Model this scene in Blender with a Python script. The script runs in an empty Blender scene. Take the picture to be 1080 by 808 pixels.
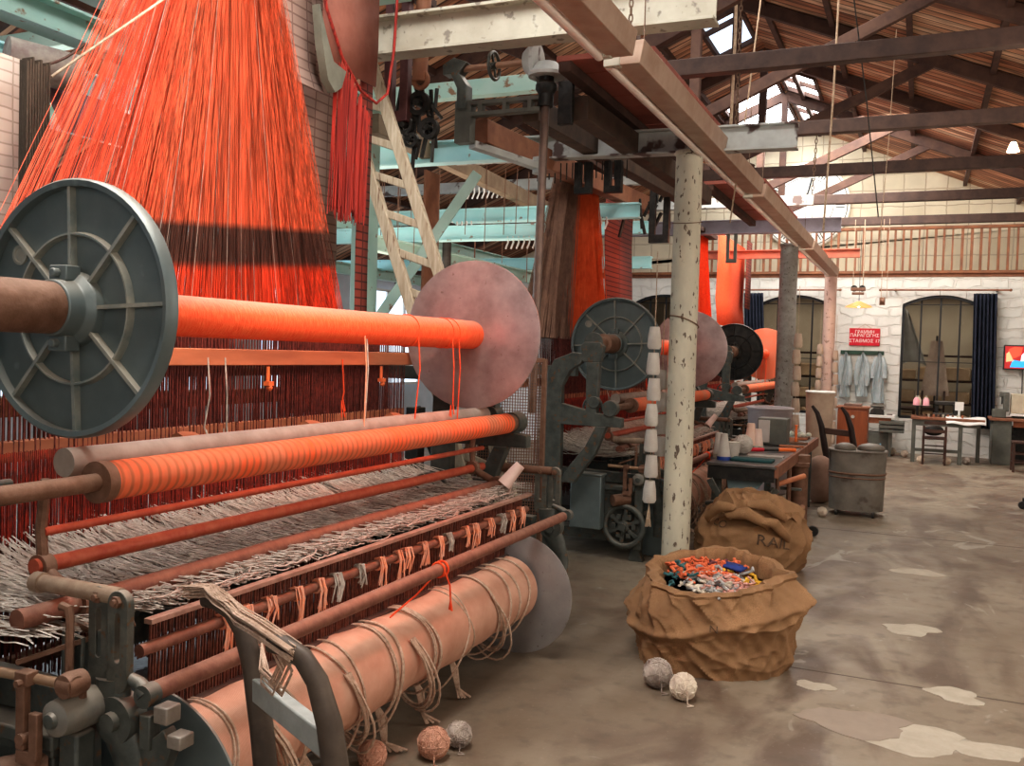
import bpy, math, random
from mathutils import Vector, Matrix, noise
random.seed(7)
S = bpy.context.scene
COL = S.collection
pi = math.pi
def V(*a): return Vector(a[0] if len(a) == 1 else a)
U = random.uniform

# ------------------------------------------------------------------ materials
MATS = {}
def M(name, c1, c2=None, scale=6.0, rough=.6, metal=0.0, bump=.15, detail=6, stretch=(1,1,1), emis=None, estr=0, lo=.35, hi=.65,
      spots=None, spot_scale=20, spot_lo=.62, spot_hi=.68, dust=None, dust_amt=.6, alpha=None, wave=None):
    m = bpy.data.materials.new(name); m.use_nodes = True
    nt = m.node_tree; N = nt.nodes; L = nt.links
    b = N['Principled BSDF']
    b.inputs['Roughness'].default_value = rough
    b.inputs['Metallic'].default_value = metal
    c1 = (*c1, 1); c2 = (*(c2 or c1[:3]), 1)
    tc = N.new('ShaderNodeTexCoord'); mp = N.new('ShaderNodeMapping'); mp.inputs['Scale'].default_value = stretch
    L.new(tc.outputs['Object'], mp.inputs['Vector'])
    nz = N.new('ShaderNodeTexNoise'); nz.inputs['Scale'].default_value = scale; nz.inputs['Detail'].default_value = detail
    nz.inputs['Roughness'].default_value = .62
    L.new(mp.outputs[0], nz.inputs['Vector'])
    r = N.new('ShaderNodeMapRange'); r.inputs[1].default_value = lo; r.inputs[2].default_value = hi
    L.new(nz.outputs[0], r.inputs[0])
    mx = N.new('ShaderNodeMix'); mx.data_type = 'RGBA'; mx.inputs[6].default_value = c1; mx.inputs[7].default_value = c2
    L.new(r.outputs[0], mx.inputs[0]); out = mx.outputs[2]
    hgt = nz.outputs[0]
    if wave:
        w = N.new('ShaderNodeTexWave'); w.inputs['Scale'].default_value = wave[0]; w.bands_direction = wave[1]
        w.inputs['Distortion'].default_value = wave[2]; w.inputs['Detail'].default_value = 2
        L.new(tc.outputs['Object'], w.inputs['Vector'])
        m3 = N.new('ShaderNodeMix'); m3.data_type = 'RGBA'; m3.inputs[7].default_value = (*wave[3], 1)
        wr = N.new('ShaderNodeMapRange'); wr.inputs[1].default_value = .55; wr.inputs[2].default_value = .95; wr.inputs[4].default_value = wave[4]
        L.new(w.outputs['Fac'], wr.inputs[0]); L.new(wr.outputs[0], m3.inputs[0]); L.new(out, m3.inputs[6]); out = m3.outputs[2]
        hgt = w.outputs['Fac']
    if spots:
        n2 = N.new('ShaderNodeTexNoise'); n2.inputs['Scale'].default_value = spot_scale; n2.inputs['Detail'].default_value = 3
        L.new(mp.outputs[0], n2.inputs['Vector'])
        r2 = N.new('ShaderNodeMapRange'); r2.inputs[1].default_value = spot_lo; r2.inputs[2].default_value = spot_hi
        L.new(n2.outputs[0], r2.inputs[0])
        m2 = N.new('ShaderNodeMix'); m2.data_type = 'RGBA'; m2.inputs[7].default_value = (*spots, 1)
        L.new(r2.outputs[0], m2.inputs[0]); L.new(out, m2.inputs[6]); out = m2.outputs[2]
    if dust:
        g = N.new('ShaderNodeNewGeometry'); sx = N.new('ShaderNodeSeparateXYZ'); L.new(g.outputs['Normal'], sx.inputs[0])
        r3 = N.new('ShaderNodeMapRange'); r3.inputs[1].default_value = .25; r3.inputs[2].default_value = .95; r3.inputs[4].default_value = dust_amt
        L.new(sx.outputs[2], r3.inputs[0])
        m4 = N.new('ShaderNodeMix'); m4.data_type = 'RGBA'; m4.inputs[7].default_value = (*dust, 1)
        L.new(r3.outputs[0], m4.inputs[0]); L.new(out, m4.inputs[6]); out = m4.outputs[2]
    L.new(out, b.inputs['Base Color'])
    if bump:
        bp = N.new('ShaderNodeBump'); bp.inputs['Strength'].default_value = bump; bp.inputs['Distance'].default_value = .02
        L.new(hgt, bp.inputs['Height']); L.new(bp.outputs[0], b.inputs['Normal'])
    if emis:
        b.inputs['Emission Color'].default_value = (*emis, 1); b.inputs['Emission Strength'].default_value = estr
    if alpha is not None: b.inputs['Alpha'].default_value = alpha
    MATS[name] = m
    return m

def brickmat(name, c1, c2, mortar, sc, bw, rh, rough=.9, bump=.4, axes='xz', msize=.02, off=.5, noise=.25):
    m = bpy.data.materials.new(name); m.use_nodes = True
    nt = m.node_tree; N = nt.nodes; L = nt.links; b = N['Principled BSDF']; b.inputs['Roughness'].default_value = rough
    tc = N.new('ShaderNodeTexCoord'); sp = N.new('ShaderNodeSeparateXYZ'); cb = N.new('ShaderNodeCombineXYZ')
    L.new(tc.outputs['Object'], sp.inputs[0])
    ix = {'x':0,'y':1,'z':2}
    L.new(sp.outputs[ix[axes[0]]], cb.inputs[0]); L.new(sp.outputs[ix[axes[1]]], cb.inputs[1])
    nz = N.new('ShaderNodeTexNoise'); nz.inputs['Scale'].default_value = 3; nz.inputs['Detail'].default_value = 8
    L.new(tc.outputs['Object'], nz.inputs['Vector'])
    vm = N.new('ShaderNodeMix'); vm.data_type = 'RGBA'; vm.blend_type = 'ADD'; vm.inputs[0].default_value = noise*.3
    L.new(cb.outputs[0], vm.inputs[6]); L.new(nz.outputs[1], vm.inputs[7])
    bt = N.new('ShaderNodeTexBrick'); bt.inputs['Scale'].default_value = sc; bt.inputs['Brick Width'].default_value = bw
    bt.inputs['Row Height'].default_value = rh; bt.inputs['Mortar Size'].default_value = msize; bt.offset = off
    bt.inputs['Color1'].default_value = (*c1, 1); bt.inputs['Color2'].default_value = (*c2, 1); bt.inputs['Mortar'].default_value = (*mortar, 1)
    bt.inputs['Mortar Smooth'].default_value = .3
    L.new(vm.outputs[2], bt.inputs['Vector'])
    hs = N.new('ShaderNodeMix'); hs.data_type = 'RGBA'; hs.blend_type = 'MULTIPLY'; hs.inputs[0].default_value = .35
    L.new(bt.outputs[0], hs.inputs[6]); L.new(nz.outputs[0], hs.inputs[7]); L.new(hs.outputs[2], b.inputs['Base Color'])
    bp = N.new('ShaderNodeBump'); bp.inputs['Strength'].default_value = bump; bp.inputs['Distance'].default_value = .03
    inv = N.new('ShaderNodeMath'); inv.operation = 'SUBTRACT'; L.new(nz.outputs[0], inv.inputs[0]); L.new(bt.outputs['Fac'], inv.inputs[1])
    L.new(inv.outputs[0], bp.inputs['Height']); L.new(bp.outputs[0], b.inputs['Normal'])
    MATS[name] = m
    return m

DUST = (.42,.34,.27)
iron = M('cast iron dusty', (.065,.072,.064), (.115,.12,.105), 14, .5, .3, .2, dust=(.36,.30,.24), dust_amt=.6, spots=(.16,.09,.05), spot_scale=25)
iron_dark = M('black oily iron', (.018,.019,.018), (.05,.045,.04), 16, .45, .4, .2, dust=(.2,.16,.13), dust_amt=.4)
disc_grey = M('blue grey enamel disc', (.125,.155,.155), (.17,.20,.195), 5, .45, .3, .05, dust=(.4,.36,.3), dust_amt=.7, spots=(.2,.24,.23), spot_scale=9, spot_lo=.66, spot_hi=.74)
disc_rib = M('blue grey enamel ribs with worn dust', (.20,.23,.215), (.38,.36,.30), 9, .5, .2, .1, dust=(.6,.54,.44), dust_amt=.9)
disc_steel = M('worn pinkish steel plate', (.36,.27,.25), (.54,.43,.41), 6, .36, .6, .03, spots=(.28,.2,.18), spot_scale=30, spot_lo=.66, spot_hi=.74)
disc_steel2 = M('dull grey steel plate', (.30,.28,.265), (.42,.39,.37), 4, .42, .5, .03, spots=(.16,.13,.11), spot_scale=40, spot_lo=.66, spot_hi=.76)
rust = M('rusty brown iron', (.17,.085,.05), (.24,.13,.085), 22, .65, .25, .25, dust=(.4,.27,.2), dust_amt=.25)
rust_tube = M('brown rust tube', (.20,.075,.05), (.29,.13,.085), 25, .6, .2, .15, dust=(.45,.28,.2), dust_amt=.25)
red_bar = M('red brown painted bar', (.42,.07,.035), (.5,.12,.06), 25, .5, .1, .1)
dusty_roll = M('dusty grey roller', (.36,.29,.24), (.28,.22,.18), 12, .9, 0, .1)
orange_warp = M('orange warp thread wound', (.90,.085,.022), (.95,.16,.05), 30, .75, 0, .3, stretch=(1,4,1), dust=(.42,.25,.18), dust_amt=.75)
orange_wrap = M('orange cloth wrapped roller', (.9,.14,.04), (.62,.2,.1), 5, .8, 0, .2, wave=(9,'Y',1.5,(.45,.12,.05),.8))
orange_wood = M('orange tinted wood batten', (.46,.17,.08), (.30,.11,.055), 10, .7, 0, .1, stretch=(1,.15,1))
peach_cloth = M('peach woven cloth', (.64,.37,.26), (.52,.27,.18), 6, .85, 0, .25, wave=(60,'Y',.6,(.55,.28,.2),.4))
cord_beige = M('beige twisted cord', (.62,.45,.34), (.42,.28,.2), 60, .9, 0, .3)
cord_white = M('greyish white loose yarn', (.62,.54,.46), (.36,.30,.25), 30, .9, 0, 0)
cord_pink = M('pink orange yarn', (.9,.32,.16), (.8,.42,.3), 30, .9, 0, 0)
cord_orange = M('orange yarn', (.95,.12,.03), (.8,.07,.02), 30, .85, 0, 0)
cord_red = M('deep red cord', (.46,.035,.02), (.13,.012,.01), 18, .8, 0, 0, stretch=(2,3,.12))
wood_ladder = M('weathered pale wood', (.52,.45,.34), (.36,.29,.2), 9, .8, 0, .25, stretch=(6,6,.6), spots=(.2,.13,.08), spot_scale=7)
wood_dark = M('dark brown timber', (.05,.024,.018), (.09,.045,.03), 6, .8, 0, .3)
wood_mid = M('reddish brown timber', (.30,.13,.07), (.2,.08,.045), 7, .75, 0, .25)
beam_steel = M('dark brown steel beam', (.052,.030,.024), (.085,.048,.036), 9, .55, .3, .15)
green_paint = M('pale sea green paint', (.36,.56,.50), (.46,.62,.56), 3, .5, .05, .1, spots=(.26,.16,.1), spot_scale=11, spot_lo=.64, spot_hi=.7)
cyan_paint = M('light turquoise paint', (.40,.74,.76), (.52,.80,.82), 3, .5, .05, .1, spots=(.3,.24,.2), spot_scale=10, spot_lo=.66, spot_hi=.72)
cream_paint = M('cream flaking paint', (.50,.47,.38), (.40,.36,.28), 4, .6, 0, .2, spots=(.22,.19,.15), spot_scale=14, spot_lo=.6, spot_hi=.66)
grey_paint = M('flaking pale grey paint', (.56,.58,.55), (.42,.42,.40), 5, .6, .1, .2, spots=(.12,.08,.07), spot_scale=6, spot_lo=.56, spot_hi=.62)
column_paint = M('peeling cream column paint', (.68,.62,.48), (.50,.46,.36), 4, .7, 0, .35, spots=(.15,.11,.08), spot_scale=34, spot_lo=.62, spot_hi=.65, stretch=(1,1,.45))
column_grey = M('grey mottled column paint', (.33,.32,.29), (.24,.22,.2), 12, .7, 0, .35, spots=(.12,.1,.08), spot_scale=30)
column_pink = M('pinkish column paint', (.62,.45,.38), (.52,.36,.3), 4, .7, 0, .2, spots=(.3,.2,.16), spot_scale=14, spot_lo=.62, spot_hi=.67)
platform_red = M('dark red platform boards', (.26,.075,.055), (.36,.12,.085), 5, .75, 0, .2, stretch=(1,.3,1), spots=(.1,.035,.03), spot_scale=6)
trough_mat = M('tan fixture metal', (.46,.33,.25), (.36,.23,.16), 5, .5, .1, .1)
tube_mat = M('unlit fluorescent tube', (.72,.60,.52), (.65,.5,.42), 4, .3, 0, 0)
burlap = M('brown burlap', (.36,.20,.10), (.22,.12,.06), 5, .95, 0, .35, spots=(.27,.15,.07), spot_scale=160, spot_lo=.45, spot_hi=.6)
burlap_ink = M('faded black ink', (.05,.035,.025), (.16,.09,.05), 30, .95, 0, 0)
skylight_mat = M('bright skylight glazing', (.9,.95,1), rough=.5, emis=(.93,.97,1), estr=14, bump=0)
skylight_blue = M('pale blue skylight sheet', (.7,.8,.9), rough=.5, emis=(.62,.75,.9), estr=1.6, bump=0, wave=(5,'X',0,(.2,.25,.3),.8))
lamp_glow = M('glowing bulb', (1,.8,.5), emis=(1,.75,.45), estr=12, bump=0)
shade_in = M('warm enamel lamp shade', (.7,.32,.12), (.6,.25,.1), emis=(1,.38,.10), estr=.5, bump=0)
black_metal = M('black painted metal', (.012,.013,.016), (.03,.03,.03), 8, .4, .3, .05)
navy_cloth = M('dark navy curtain', (.012,.018,.035), (.03,.035,.06), 6, .9, 0, .1)
white_paint = M('white paint', (.8,.79,.75), (.7,.68,.64), 6, .5, 0, .05)
yarn_white = M('white wound yarn', (.82,.76,.68), (.7,.62,.54), 10, .9, 0, .5, wave=(60,'Z',1.5,(.55,.47,.4),.6))
yarn_pink = M('pink yarn cone', (.9,.45,.5), (.8,.4,.45), 10, .9, 0, .2)
plaster_ball = M('dusty yarn ball', (.66,.55,.45), (.42,.33,.27), 14, .95, 0, .8, wave=(35,'DIAGONAL',6,(.35,.26,.2),.7))
grey_green = M('grey olive machine paint', (.15,.15,.125), (.10,.10,.085), 5, .5, .1, .1)
table_steel = M('dark grey worn tabletop', (.075,.07,.066), (.15,.135,.12), 7, .35, .3, .1)
teal_cloth = M('dark teal cloth', (.012,.06,.065), (.03,.09,.09), 8, .9, 0, .1)
cab_brown = M('polished reddish brown wood', (.30,.085,.03), (.22,.06,.022), 5, .4, 0, .05, stretch=(4,4,.5))
bin_grey = M('stained grey tub', (.26,.23,.19), (.17,.145,.12), 5, .55, .2, .15, spots=(.12,.09,.07), spot_scale=5)
beige_card = M('beige plastic bin', (.5,.39,.3), (.4,.29,.22), 5, .7, 0, .1)
smock = M('pale blue grey smock', (.50,.56,.57), (.38,.44,.46), 9, .9, 0, .3)
rail_wood = M('orange brown rail slats', (.28,.11,.05), (.17,.07,.035), 6, .7, 0, .1)
plastic_red = M('red plastic', (.55,.015,.03), rough=.5, bump=0)
sign_red = M('red sign enamel', (.65,.004,.025), (.5,.003,.02), 4, .4, 0, 0)
sign_white = M('white sign lettering', (.85,.8,.78), rough=.5, bump=0)
rope_mat = M('pale hemp rope', (.55,.42,.3), (.35,.25,.17), 50, .9, 0, .2)
chain_mat = M('rusty chain', (.16,.1,.07), (.25,.17,.12), 30, .6, .5, .1)
orange_plastic = M('orange plastic handle', (.9,.2,.04), (.8,.15,.03), 10, .5)  # plain orange plastic colour, no emission
glass = bpy.data.materials.new('window glass'); glass.use_nodes = True
_b = glass.node_tree.nodes['Principled BSDF']; _b.inputs['Transmission Weight'].default_value = 1; _b.inputs['Roughness'].default_value = .02; _b.inputs['IOR'].default_value = 1.05
_b.inputs['Base Color'].default_value = (.9,.93,.92,1)

# card chains: rows of laced pattern cards
card_pale = brickmat('pale pinkish pattern cards', (.50,.34,.28), (.42,.29,.24), (.27,.16,.13), 1, .13, .055, axes='yz', msize=.006, off=0, bump=.2, noise=0)
card_red = brickmat('red brown pattern cards', (.30,.06,.04), (.24,.045,.03), (.08,.02,.015), 1, .5, .05, axes='yz', msize=.006, off=0, bump=.2, noise=0)
card_white = brickmat('whitish pattern cards', (.58,.51,.44), (.50,.43,.37), (.36,.30,.25), 1, .07, .045, axes='yz', msize=.004, off=0, bump=.15, noise=.1)
card_dark = M('dark brown stacked card edges', (.11,.08,.055), (.05,.038,.028), 12, .9, 0, .5, stretch=(30,30,1), spots=(.2,.16,.12), spot_scale=30)

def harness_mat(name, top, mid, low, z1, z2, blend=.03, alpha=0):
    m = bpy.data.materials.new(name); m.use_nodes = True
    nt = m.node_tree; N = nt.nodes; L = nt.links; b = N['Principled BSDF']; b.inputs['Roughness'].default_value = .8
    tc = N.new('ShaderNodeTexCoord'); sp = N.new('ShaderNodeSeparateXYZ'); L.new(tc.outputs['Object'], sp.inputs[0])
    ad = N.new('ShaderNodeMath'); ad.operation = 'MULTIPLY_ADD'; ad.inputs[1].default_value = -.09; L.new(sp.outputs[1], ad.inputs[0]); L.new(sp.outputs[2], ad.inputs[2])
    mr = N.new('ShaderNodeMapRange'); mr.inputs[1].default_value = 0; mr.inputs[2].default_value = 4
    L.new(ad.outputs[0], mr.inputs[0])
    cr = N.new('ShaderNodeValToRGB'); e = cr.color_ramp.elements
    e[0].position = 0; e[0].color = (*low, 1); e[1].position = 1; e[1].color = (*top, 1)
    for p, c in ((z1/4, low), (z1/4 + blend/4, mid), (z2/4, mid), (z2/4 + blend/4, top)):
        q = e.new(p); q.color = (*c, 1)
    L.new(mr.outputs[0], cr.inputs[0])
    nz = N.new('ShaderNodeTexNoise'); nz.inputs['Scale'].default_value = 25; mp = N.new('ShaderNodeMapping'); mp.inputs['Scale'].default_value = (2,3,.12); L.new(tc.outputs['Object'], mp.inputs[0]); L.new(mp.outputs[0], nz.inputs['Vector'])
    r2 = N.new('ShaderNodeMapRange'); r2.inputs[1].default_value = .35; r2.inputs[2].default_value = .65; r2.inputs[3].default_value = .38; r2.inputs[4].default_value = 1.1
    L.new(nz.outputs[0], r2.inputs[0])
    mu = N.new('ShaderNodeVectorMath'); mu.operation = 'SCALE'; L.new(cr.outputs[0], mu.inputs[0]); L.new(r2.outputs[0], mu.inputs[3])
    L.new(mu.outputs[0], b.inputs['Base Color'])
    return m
harn_red = harness_mat('orange red harness cord', (.93,.21,.095), (.15,.065,.045), (.95,.12,.045), 1.79, 1.97)  # dark middle band is a beam's shadow put into the cord colour
harn_red2 = M('plain orange red harness cord', (.9,.17,.08), (.6,.09,.04), 12, .8, 0, 0, stretch=(2,3,.1))
harn_brown = M('brown harness cord', (.33,.19,.13), (.2,.11,.08), 12, .8, 0, 0)
harn_rust = M('rust orange harness cord', (.75,.17,.05), (.6,.11,.03), 12, .8, 0, 0)
heddle_mat = M('dark maroon heddle wire', (.24,.06,.045), (.07,.02,.018), 30, .6, .2, 0)

# ------------------------------------------------------------------ mesh builder
class MB:
    def __init__(s): s.v = []; s.f = []
    def add(s, vs, fs):
        k = len(s.v); s.v += [tuple(v) for v in vs]; s.f += [tuple(i + k for i in f) for f in fs]; return s
    def box(s, c, d, rot=None):
        x, y, z = [q/2 + (U(-.0004,.0004) if q > .006 else 0) for q in d]; vs = [V(a*x, b*y, e*z) for a in (-1,1) for b in (-1,1) for e in (-1,1)]
        if rot is not None: vs = [rot @ v for v in vs]
        c = V(c)
        return s.add([v + c for v in vs], [(0,1,3,2),(4,6,7,5),(0,4,5,1),(2,3,7,6),(0,2,6,4),(1,5,7,3)])
    def b2(s, a, b): # box by corners
        return s.box([(a[i]+b[i])/2 for i in range(3)], [abs(b[i]-a[i]) for i in range(3)])
    def bar(s, p, q, w, h, up=(0,0,1)):
        p = V(p); q = V(q); d = (q-p).normalized(); u = V(up)
        if abs(d.dot(u)) > .98: u = V(1,0,0)
        r = d.cross(u).normalized(); u = r.cross(d)
        vs = [e + r*a*w/2 + u*b*h/2 for e in (p,q) for a,b in ((-1,-1),(1,-1),(1,1),(-1,1))]
        return s.add(vs, [(3,2,1,0),(4,5,6,7),(0,1,5,4),(1,2,6,5),(2,3,7,6),(3,0,4,7)])
    def tube(s, pts, r, n=10, caps=True, closed=False):
        pts = [V(p) for p in pts]; m = len(pts); rs = r if isinstance(r, (list, tuple)) else [r]*m
        k = len(s.v); prev = None
        for i, p in enumerate(pts):
            if closed: t = pts[(i+1) % m] - pts[i-1]
            else: t = pts[min(i+1, m-1)] - pts[max(i-1, 0)]
            t = t.normalized() if t.length > 1e-9 else V(0,0,1)
            if prev is None:
                a = V(0,0,1) if abs(t.z) < .9 else V(1,0,0); prev = t.cross(a).normalized()
            prev = (prev - t*prev.dot(t)); prev = prev.normalized() if prev.length > 1e-6 else t.orthogonal().normalized()
            w = t.cross(prev)
            for j in range(n):
                a = 2*pi*j/n; s.v.append(tuple(p + (prev*math.cos(a) + w*math.sin(a))*rs[i]))
        for i in range(m if closed else m-1):
            i2 = (i+1) % m
            for j in range(n):
                j2 = (j+1) % n; s.f.append((k+i*n+j, k+i*n+j2, k+i2*n+j2, k+i2*n+j))
        if caps and not closed and n > 2:
            s.f.append(tuple(k+j for j in range(n))[::-1]); s.f.append(tuple(k+(m-1)*n+j for j in range(n)))
        return s
    def cyl(s, p, q, r, n=20, r2=None): return s.tube([p, q], [r, r if r2 is None else r2], n)
    def lathe(s, prof, o, axis='z', n=32, closed=False):
        # prof: list of (radius, height)
        o = V(o); k = len(s.v)
        def P(r, h, a):
            c, d = r*math.cos(a), r*math.sin(a)
            return o + (V(c,d,h) if axis == 'z' else V(d,h,c) if axis == 'y' else V(h,c,d))
        for r, h in prof:
            for j in range(n): s.v.append(tuple(P(r, h, 2*pi*j/n)))
        m = len(prof)
        for i in range(m if closed else m-1):
            for j in range(n):
                j2 = (j+1) % n; i2 = (i+1) % m; s.f.append((k+i*n+j, k+i*n+j2, k+i2*n+j2, k+i2*n+j))
        if not closed:
            if prof[0][0] > 1e-4: s.f.append(tuple(k+j for j in range(n))[::-1])
            if prof[-1][0] > 1e-4: s.f.append(tuple(k+(m-1)*n+j for j in range(n)))
        return s
    def prism(s, pts, axis, a, b):
        # 2D outline extruded along axis between a and b; pts in the other two coords (in order)
        def P(p, h): return (h, p[0], p[1]) if axis == 'x' else (p[0], h, p[1]) if axis == 'y' else (p[0], p[1], h)
        if abs(b-a) > .006: a += U(-.0006,.0006); b += U(-.0006,.0006)
        n = len(pts); return s.add([P(p, a) for p in pts] + [P(p, b) for p in pts],
            [tuple(range(n))[::-1], tuple(range(n, 2*n))] + [(i, (i+1) % n, n+(i+1) % n, n+i) for i in range(n)])
    def grid(s, fn, nu, nv, closed_u=False):
        k = len(s.v)
        for i in range(nu):
            for j in range(nv): s.v.append(tuple(fn(i/(nu if closed_u else nu-1), j/(nv-1))))
        for i in range(nu if closed_u else nu-1):
            i2 = (i+1) % nu
            for j in range(nv-1): s.f.append((k+i*nv+j, k+i2*nv+j, k+i2*nv+j+1, k+i*nv+j+1))
        return s
    def sphere(s, c, r, n=16, m=10, sq=(1,1,1)):
        c = V(c)
        return s.grid(lambda u, v: c + V(math.cos(2*pi*u)*math.sin(pi*v)*r*sq[0], math.sin(2*pi*u)*math.sin(pi*v)*r*sq[1], math.cos(pi*v)*r*sq[2]), n, m, True)
    def ring(s, c, axis, R, r, n=32, m=8):
        c = V(c); pts = []
        for i in range(n):
            a = 2*pi*i/n; x, y = R*math.cos(a), R*math.sin(a)
            pts.append(c + (V(x,y,0) if axis == 'z' else V(x,0,y) if axis == 'y' else V(0,x,y)))
        return s.tube(pts, r, m, closed=True)
    def build(s, name, mat, parent=None, smooth=True, bevel=0, label=None, solid=0):
        o = V(0,0,0); p = parent
        while p is not None: o = o + V(p.location); p = p.parent
        me = bpy.data.meshes.new(name)
        me.from_pydata([tuple(V(v) - o) for v in s.v], [], s.f)
        me.materials.append(mat)
        if smooth:
            me.shade_smooth(); me.set_sharp_from_angle(angle=.7)
        ob = bpy.data.objects.new(name, me); COL.objects.link(ob); ob.parent = parent
        if solid:
            q = ob.modifiers.new('s', 'SOLIDIFY'); q.thickness = solid; q.offset = 0
        if bevel:
            q = ob.modifiers.new('b', 'BEVEL'); q.width = bevel; q.segments = 2; q.limit_method = 'ANGLE'; q.angle_limit = .6
        if label: ob['label'] = label
        return ob
    def solo(s, name, mat, label, cat, group=None, kind=None, **kw):
        xs = [v[0] for v in s.v]; ys = [v[1] for v in s.v]; zs = [v[2] for v in s.v]
        b = V((min(xs)+max(xs))/2, (min(ys)+max(ys))/2, min(zs))
        s.v = [tuple(V(v) - b) for v in s.v]
        ob = s.build(name, mat, None, **kw); ob.location = b
        tag(ob, label, cat, group, kind); return ob
    def struct(s, name, mat, **kw):
        ob = s.build(name, mat, None, **kw); ob['kind'] = 'structure'; return ob
def tag(o, label, cat, group=None, kind=None):
    o['label'] = label; o['category'] = cat
    if group: o['group'] = group
    if kind: o['kind'] = kind
    return o
def thing(name, loc, label, cat, group=None):
    o = bpy.data.objects.new(name, None); COL.objects.link(o); o.location = loc; o.empty_display_size = .1
    return tag(o, label, cat, group)
def copy_tree(o, loc=None, label=None, parent=None, group=None):
    c = o.copy(); COL.objects.link(c)
    if parent is not None: c.parent = parent
    if loc is not None: c.location = loc
    if label: c['label'] = label
    if group: c['group'] = group
    for ch in list(o.children): copy_tree(ch, parent=c)
    return c
def text_mesh(body, size, align='CENTER'):
    cu = bpy.data.curves.new('t', 'FONT'); cu.body = body; cu.size = size; cu.align_x = align; cu.align_y = 'CENTER'; cu.extrude = 0; cu.resolution_u = 3
    ob = bpy.data.objects.new('t', cu); COL.objects.link(ob)
    dg = bpy.context.evaluated_depsgraph_get(); me = bpy.data.meshes.new_from_object(ob.evaluated_get(dg))
    vs = [tuple(v.co) for v in me.vertices]; fs = [tuple(p.vertices) for p in me.polygons]
    bpy.data.objects.remove(ob); bpy.data.curves.remove(cu); bpy.data.meshes.remove(me)
    return vs, fs
# ------------------------------------------------------------------ camera
def cam():
    yaw, pit, rol, F = -0.41354928, -0.0338046, 0.03032922, 978.186
    f = V(math.sin(yaw)*math.cos(pit), math.cos(yaw)*math.cos(pit), math.sin(pit)); r = V(math.cos(yaw), -math.sin(yaw), 0); u = r.cross(f)
    r2 = r*math.cos(rol) + u*math.sin(rol); u2 = -r*math.sin(rol) + u*math.cos(rol)
    c = bpy.data.cameras.new('camera'); o = bpy.data.objects.new('camera', c); COL.objects.link(o)
    m = Matrix((r2, u2, -f)).transposed().to_4x4(); m.translation = V(0,0,1.6); o.matrix_world = m
    c.sensor_width = 36; c.lens = F/1080*36; c.clip_start = .05; c.clip_end = 100
    S.camera = o
cam()

# ------------------------------------------------------------------ the building shell
XL, XR, YF, YB = -9.5, 2.7, -2.2, 18.0
RX, RZ, SL = -2.2, 6.02, .414      # ridge position and slope
def roofz(x): return RZ - SL*abs(x - RX)
# floor: stained concrete
def floor_mat():
    m = bpy.data.materials.new('stained concrete'); m.use_nodes = True
    nt = m.node_tree; N = nt.nodes; L = nt.links; b = N['Principled BSDF']
    tc = N.new('ShaderNodeTexCoord')
    def noise(sc, det=6, st=(1,1,1), dis=0):
        mp = N.new('ShaderNodeMapping'); mp.inputs['Scale'].default_value = st; L.new(tc.outputs['Object'], mp.inputs[0])
        n = N.new('ShaderNodeTexNoise'); n.inputs['Scale'].default_value = sc; n.inputs['Detail'].default_value = det; n.inputs['Distortion'].default_value = dis
        L.new(mp.outputs[0], n.inputs['Vector']); return n.outputs[0]
    def rng(x, a, c, o1=0., o2=1.):
        r = N.new('ShaderNodeMapRange'); L.new(x, r.inputs[0]); r.inputs[1].default_value = a; r.inputs[2].default_value = c; r.inputs[3].default_value = o1; r.inputs[4].default_value = o2; return r.outputs[0]
    def mix(f, a, c):
        x = N.new('ShaderNodeMix'); x.data_type = 'RGBA'; L.new(f, x.inputs[0])
        for s, q in ((6, a), (7, c)):
            if isinstance(q, tuple): x.inputs[s].default_value = (*q, 1)
            else: L.new(q, x.inputs[s])
        return x.outputs[2]
    o = mix(rng(noise(.7, 8, (1,.55,1), .6), .38, .62), (.20,.15,.105), (.33,.27,.20))
    o = mix(rng(noise(1.6, 8, (1.2,.5,1), 1.2), .48, .62), o, (.15,.105,.075))
    o = mix(rng(noise(9, 10), .52, .75, 0, .7), o, (.12,.09,.065))
    o = mix(rng(noise(45, 4), .62, .74, 0, .25), o, (.40,.35,.28))
    o = mix(rng(noise(2.4, 5, (.8,.5,1), 2), .64, .67, 0, .55), o, (.46,.42,.35))
    L.new(o, b.inputs['Base Color'])
    L.new(rng(noise(3, 5), .35, .65, .35, .6), b.inputs['Roughness'])
    bp = N.new('ShaderNodeBump'); bp.inputs['Strength'].default_value = .12; bp.inputs['Distance'].default_value = .02; L.new(noise(14, 9), bp.inputs['Height']); L.new(bp.outputs[0], b.inputs['Normal'])
    return m
MB().b2((XL-.2, YF-.2, -.12), (XR+.2, 22.2, 0)).struct('floor', floor_mat(), smooth=False)
# worn pale repair patches lying flush in the concrete
patch_m = M('pale cement patch', (.50,.44,.35), (.42,.36,.28), 9, .7, 0, .1)
def blob(cx, cy, rx, ry, seed, n=26):
    rr = random.Random(seed); ph = [rr.uniform(0, 6.3) for _ in range(4)]; pts = []
    for i in range(n):
        a = 2*pi*i/n; k = 1 + .18*math.sin(2*a+ph[0]) + .14*math.sin(3*a+ph[1]) + .09*math.sin(5*a+ph[2]) + .05*math.sin(9*a+ph[3])
        pts.append((cx + rx*k*math.cos(a), cy + ry*k*math.sin(a)))
    return pts
for i, (x, y, rx, ry) in enumerate(((.0,4.28,.27,.15),(.31,4.30,.16,.10),(.015,6.05,.15,.13),(.05,7.75,.16,.13),(-.41,4.75,.08,.07),(.22,4.95,.13,.1),(-.2,4.35,.26,.14))):
    MB().prism(blob(x, y, rx, ry, i), 'z', 0, .0012+.0004*i).struct('trim_%d' % (i+1), patch_m if i != 6 else M('tan cement patch', (.34,.27,.21), (.3,.24,.19), 9), smooth=False)
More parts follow.
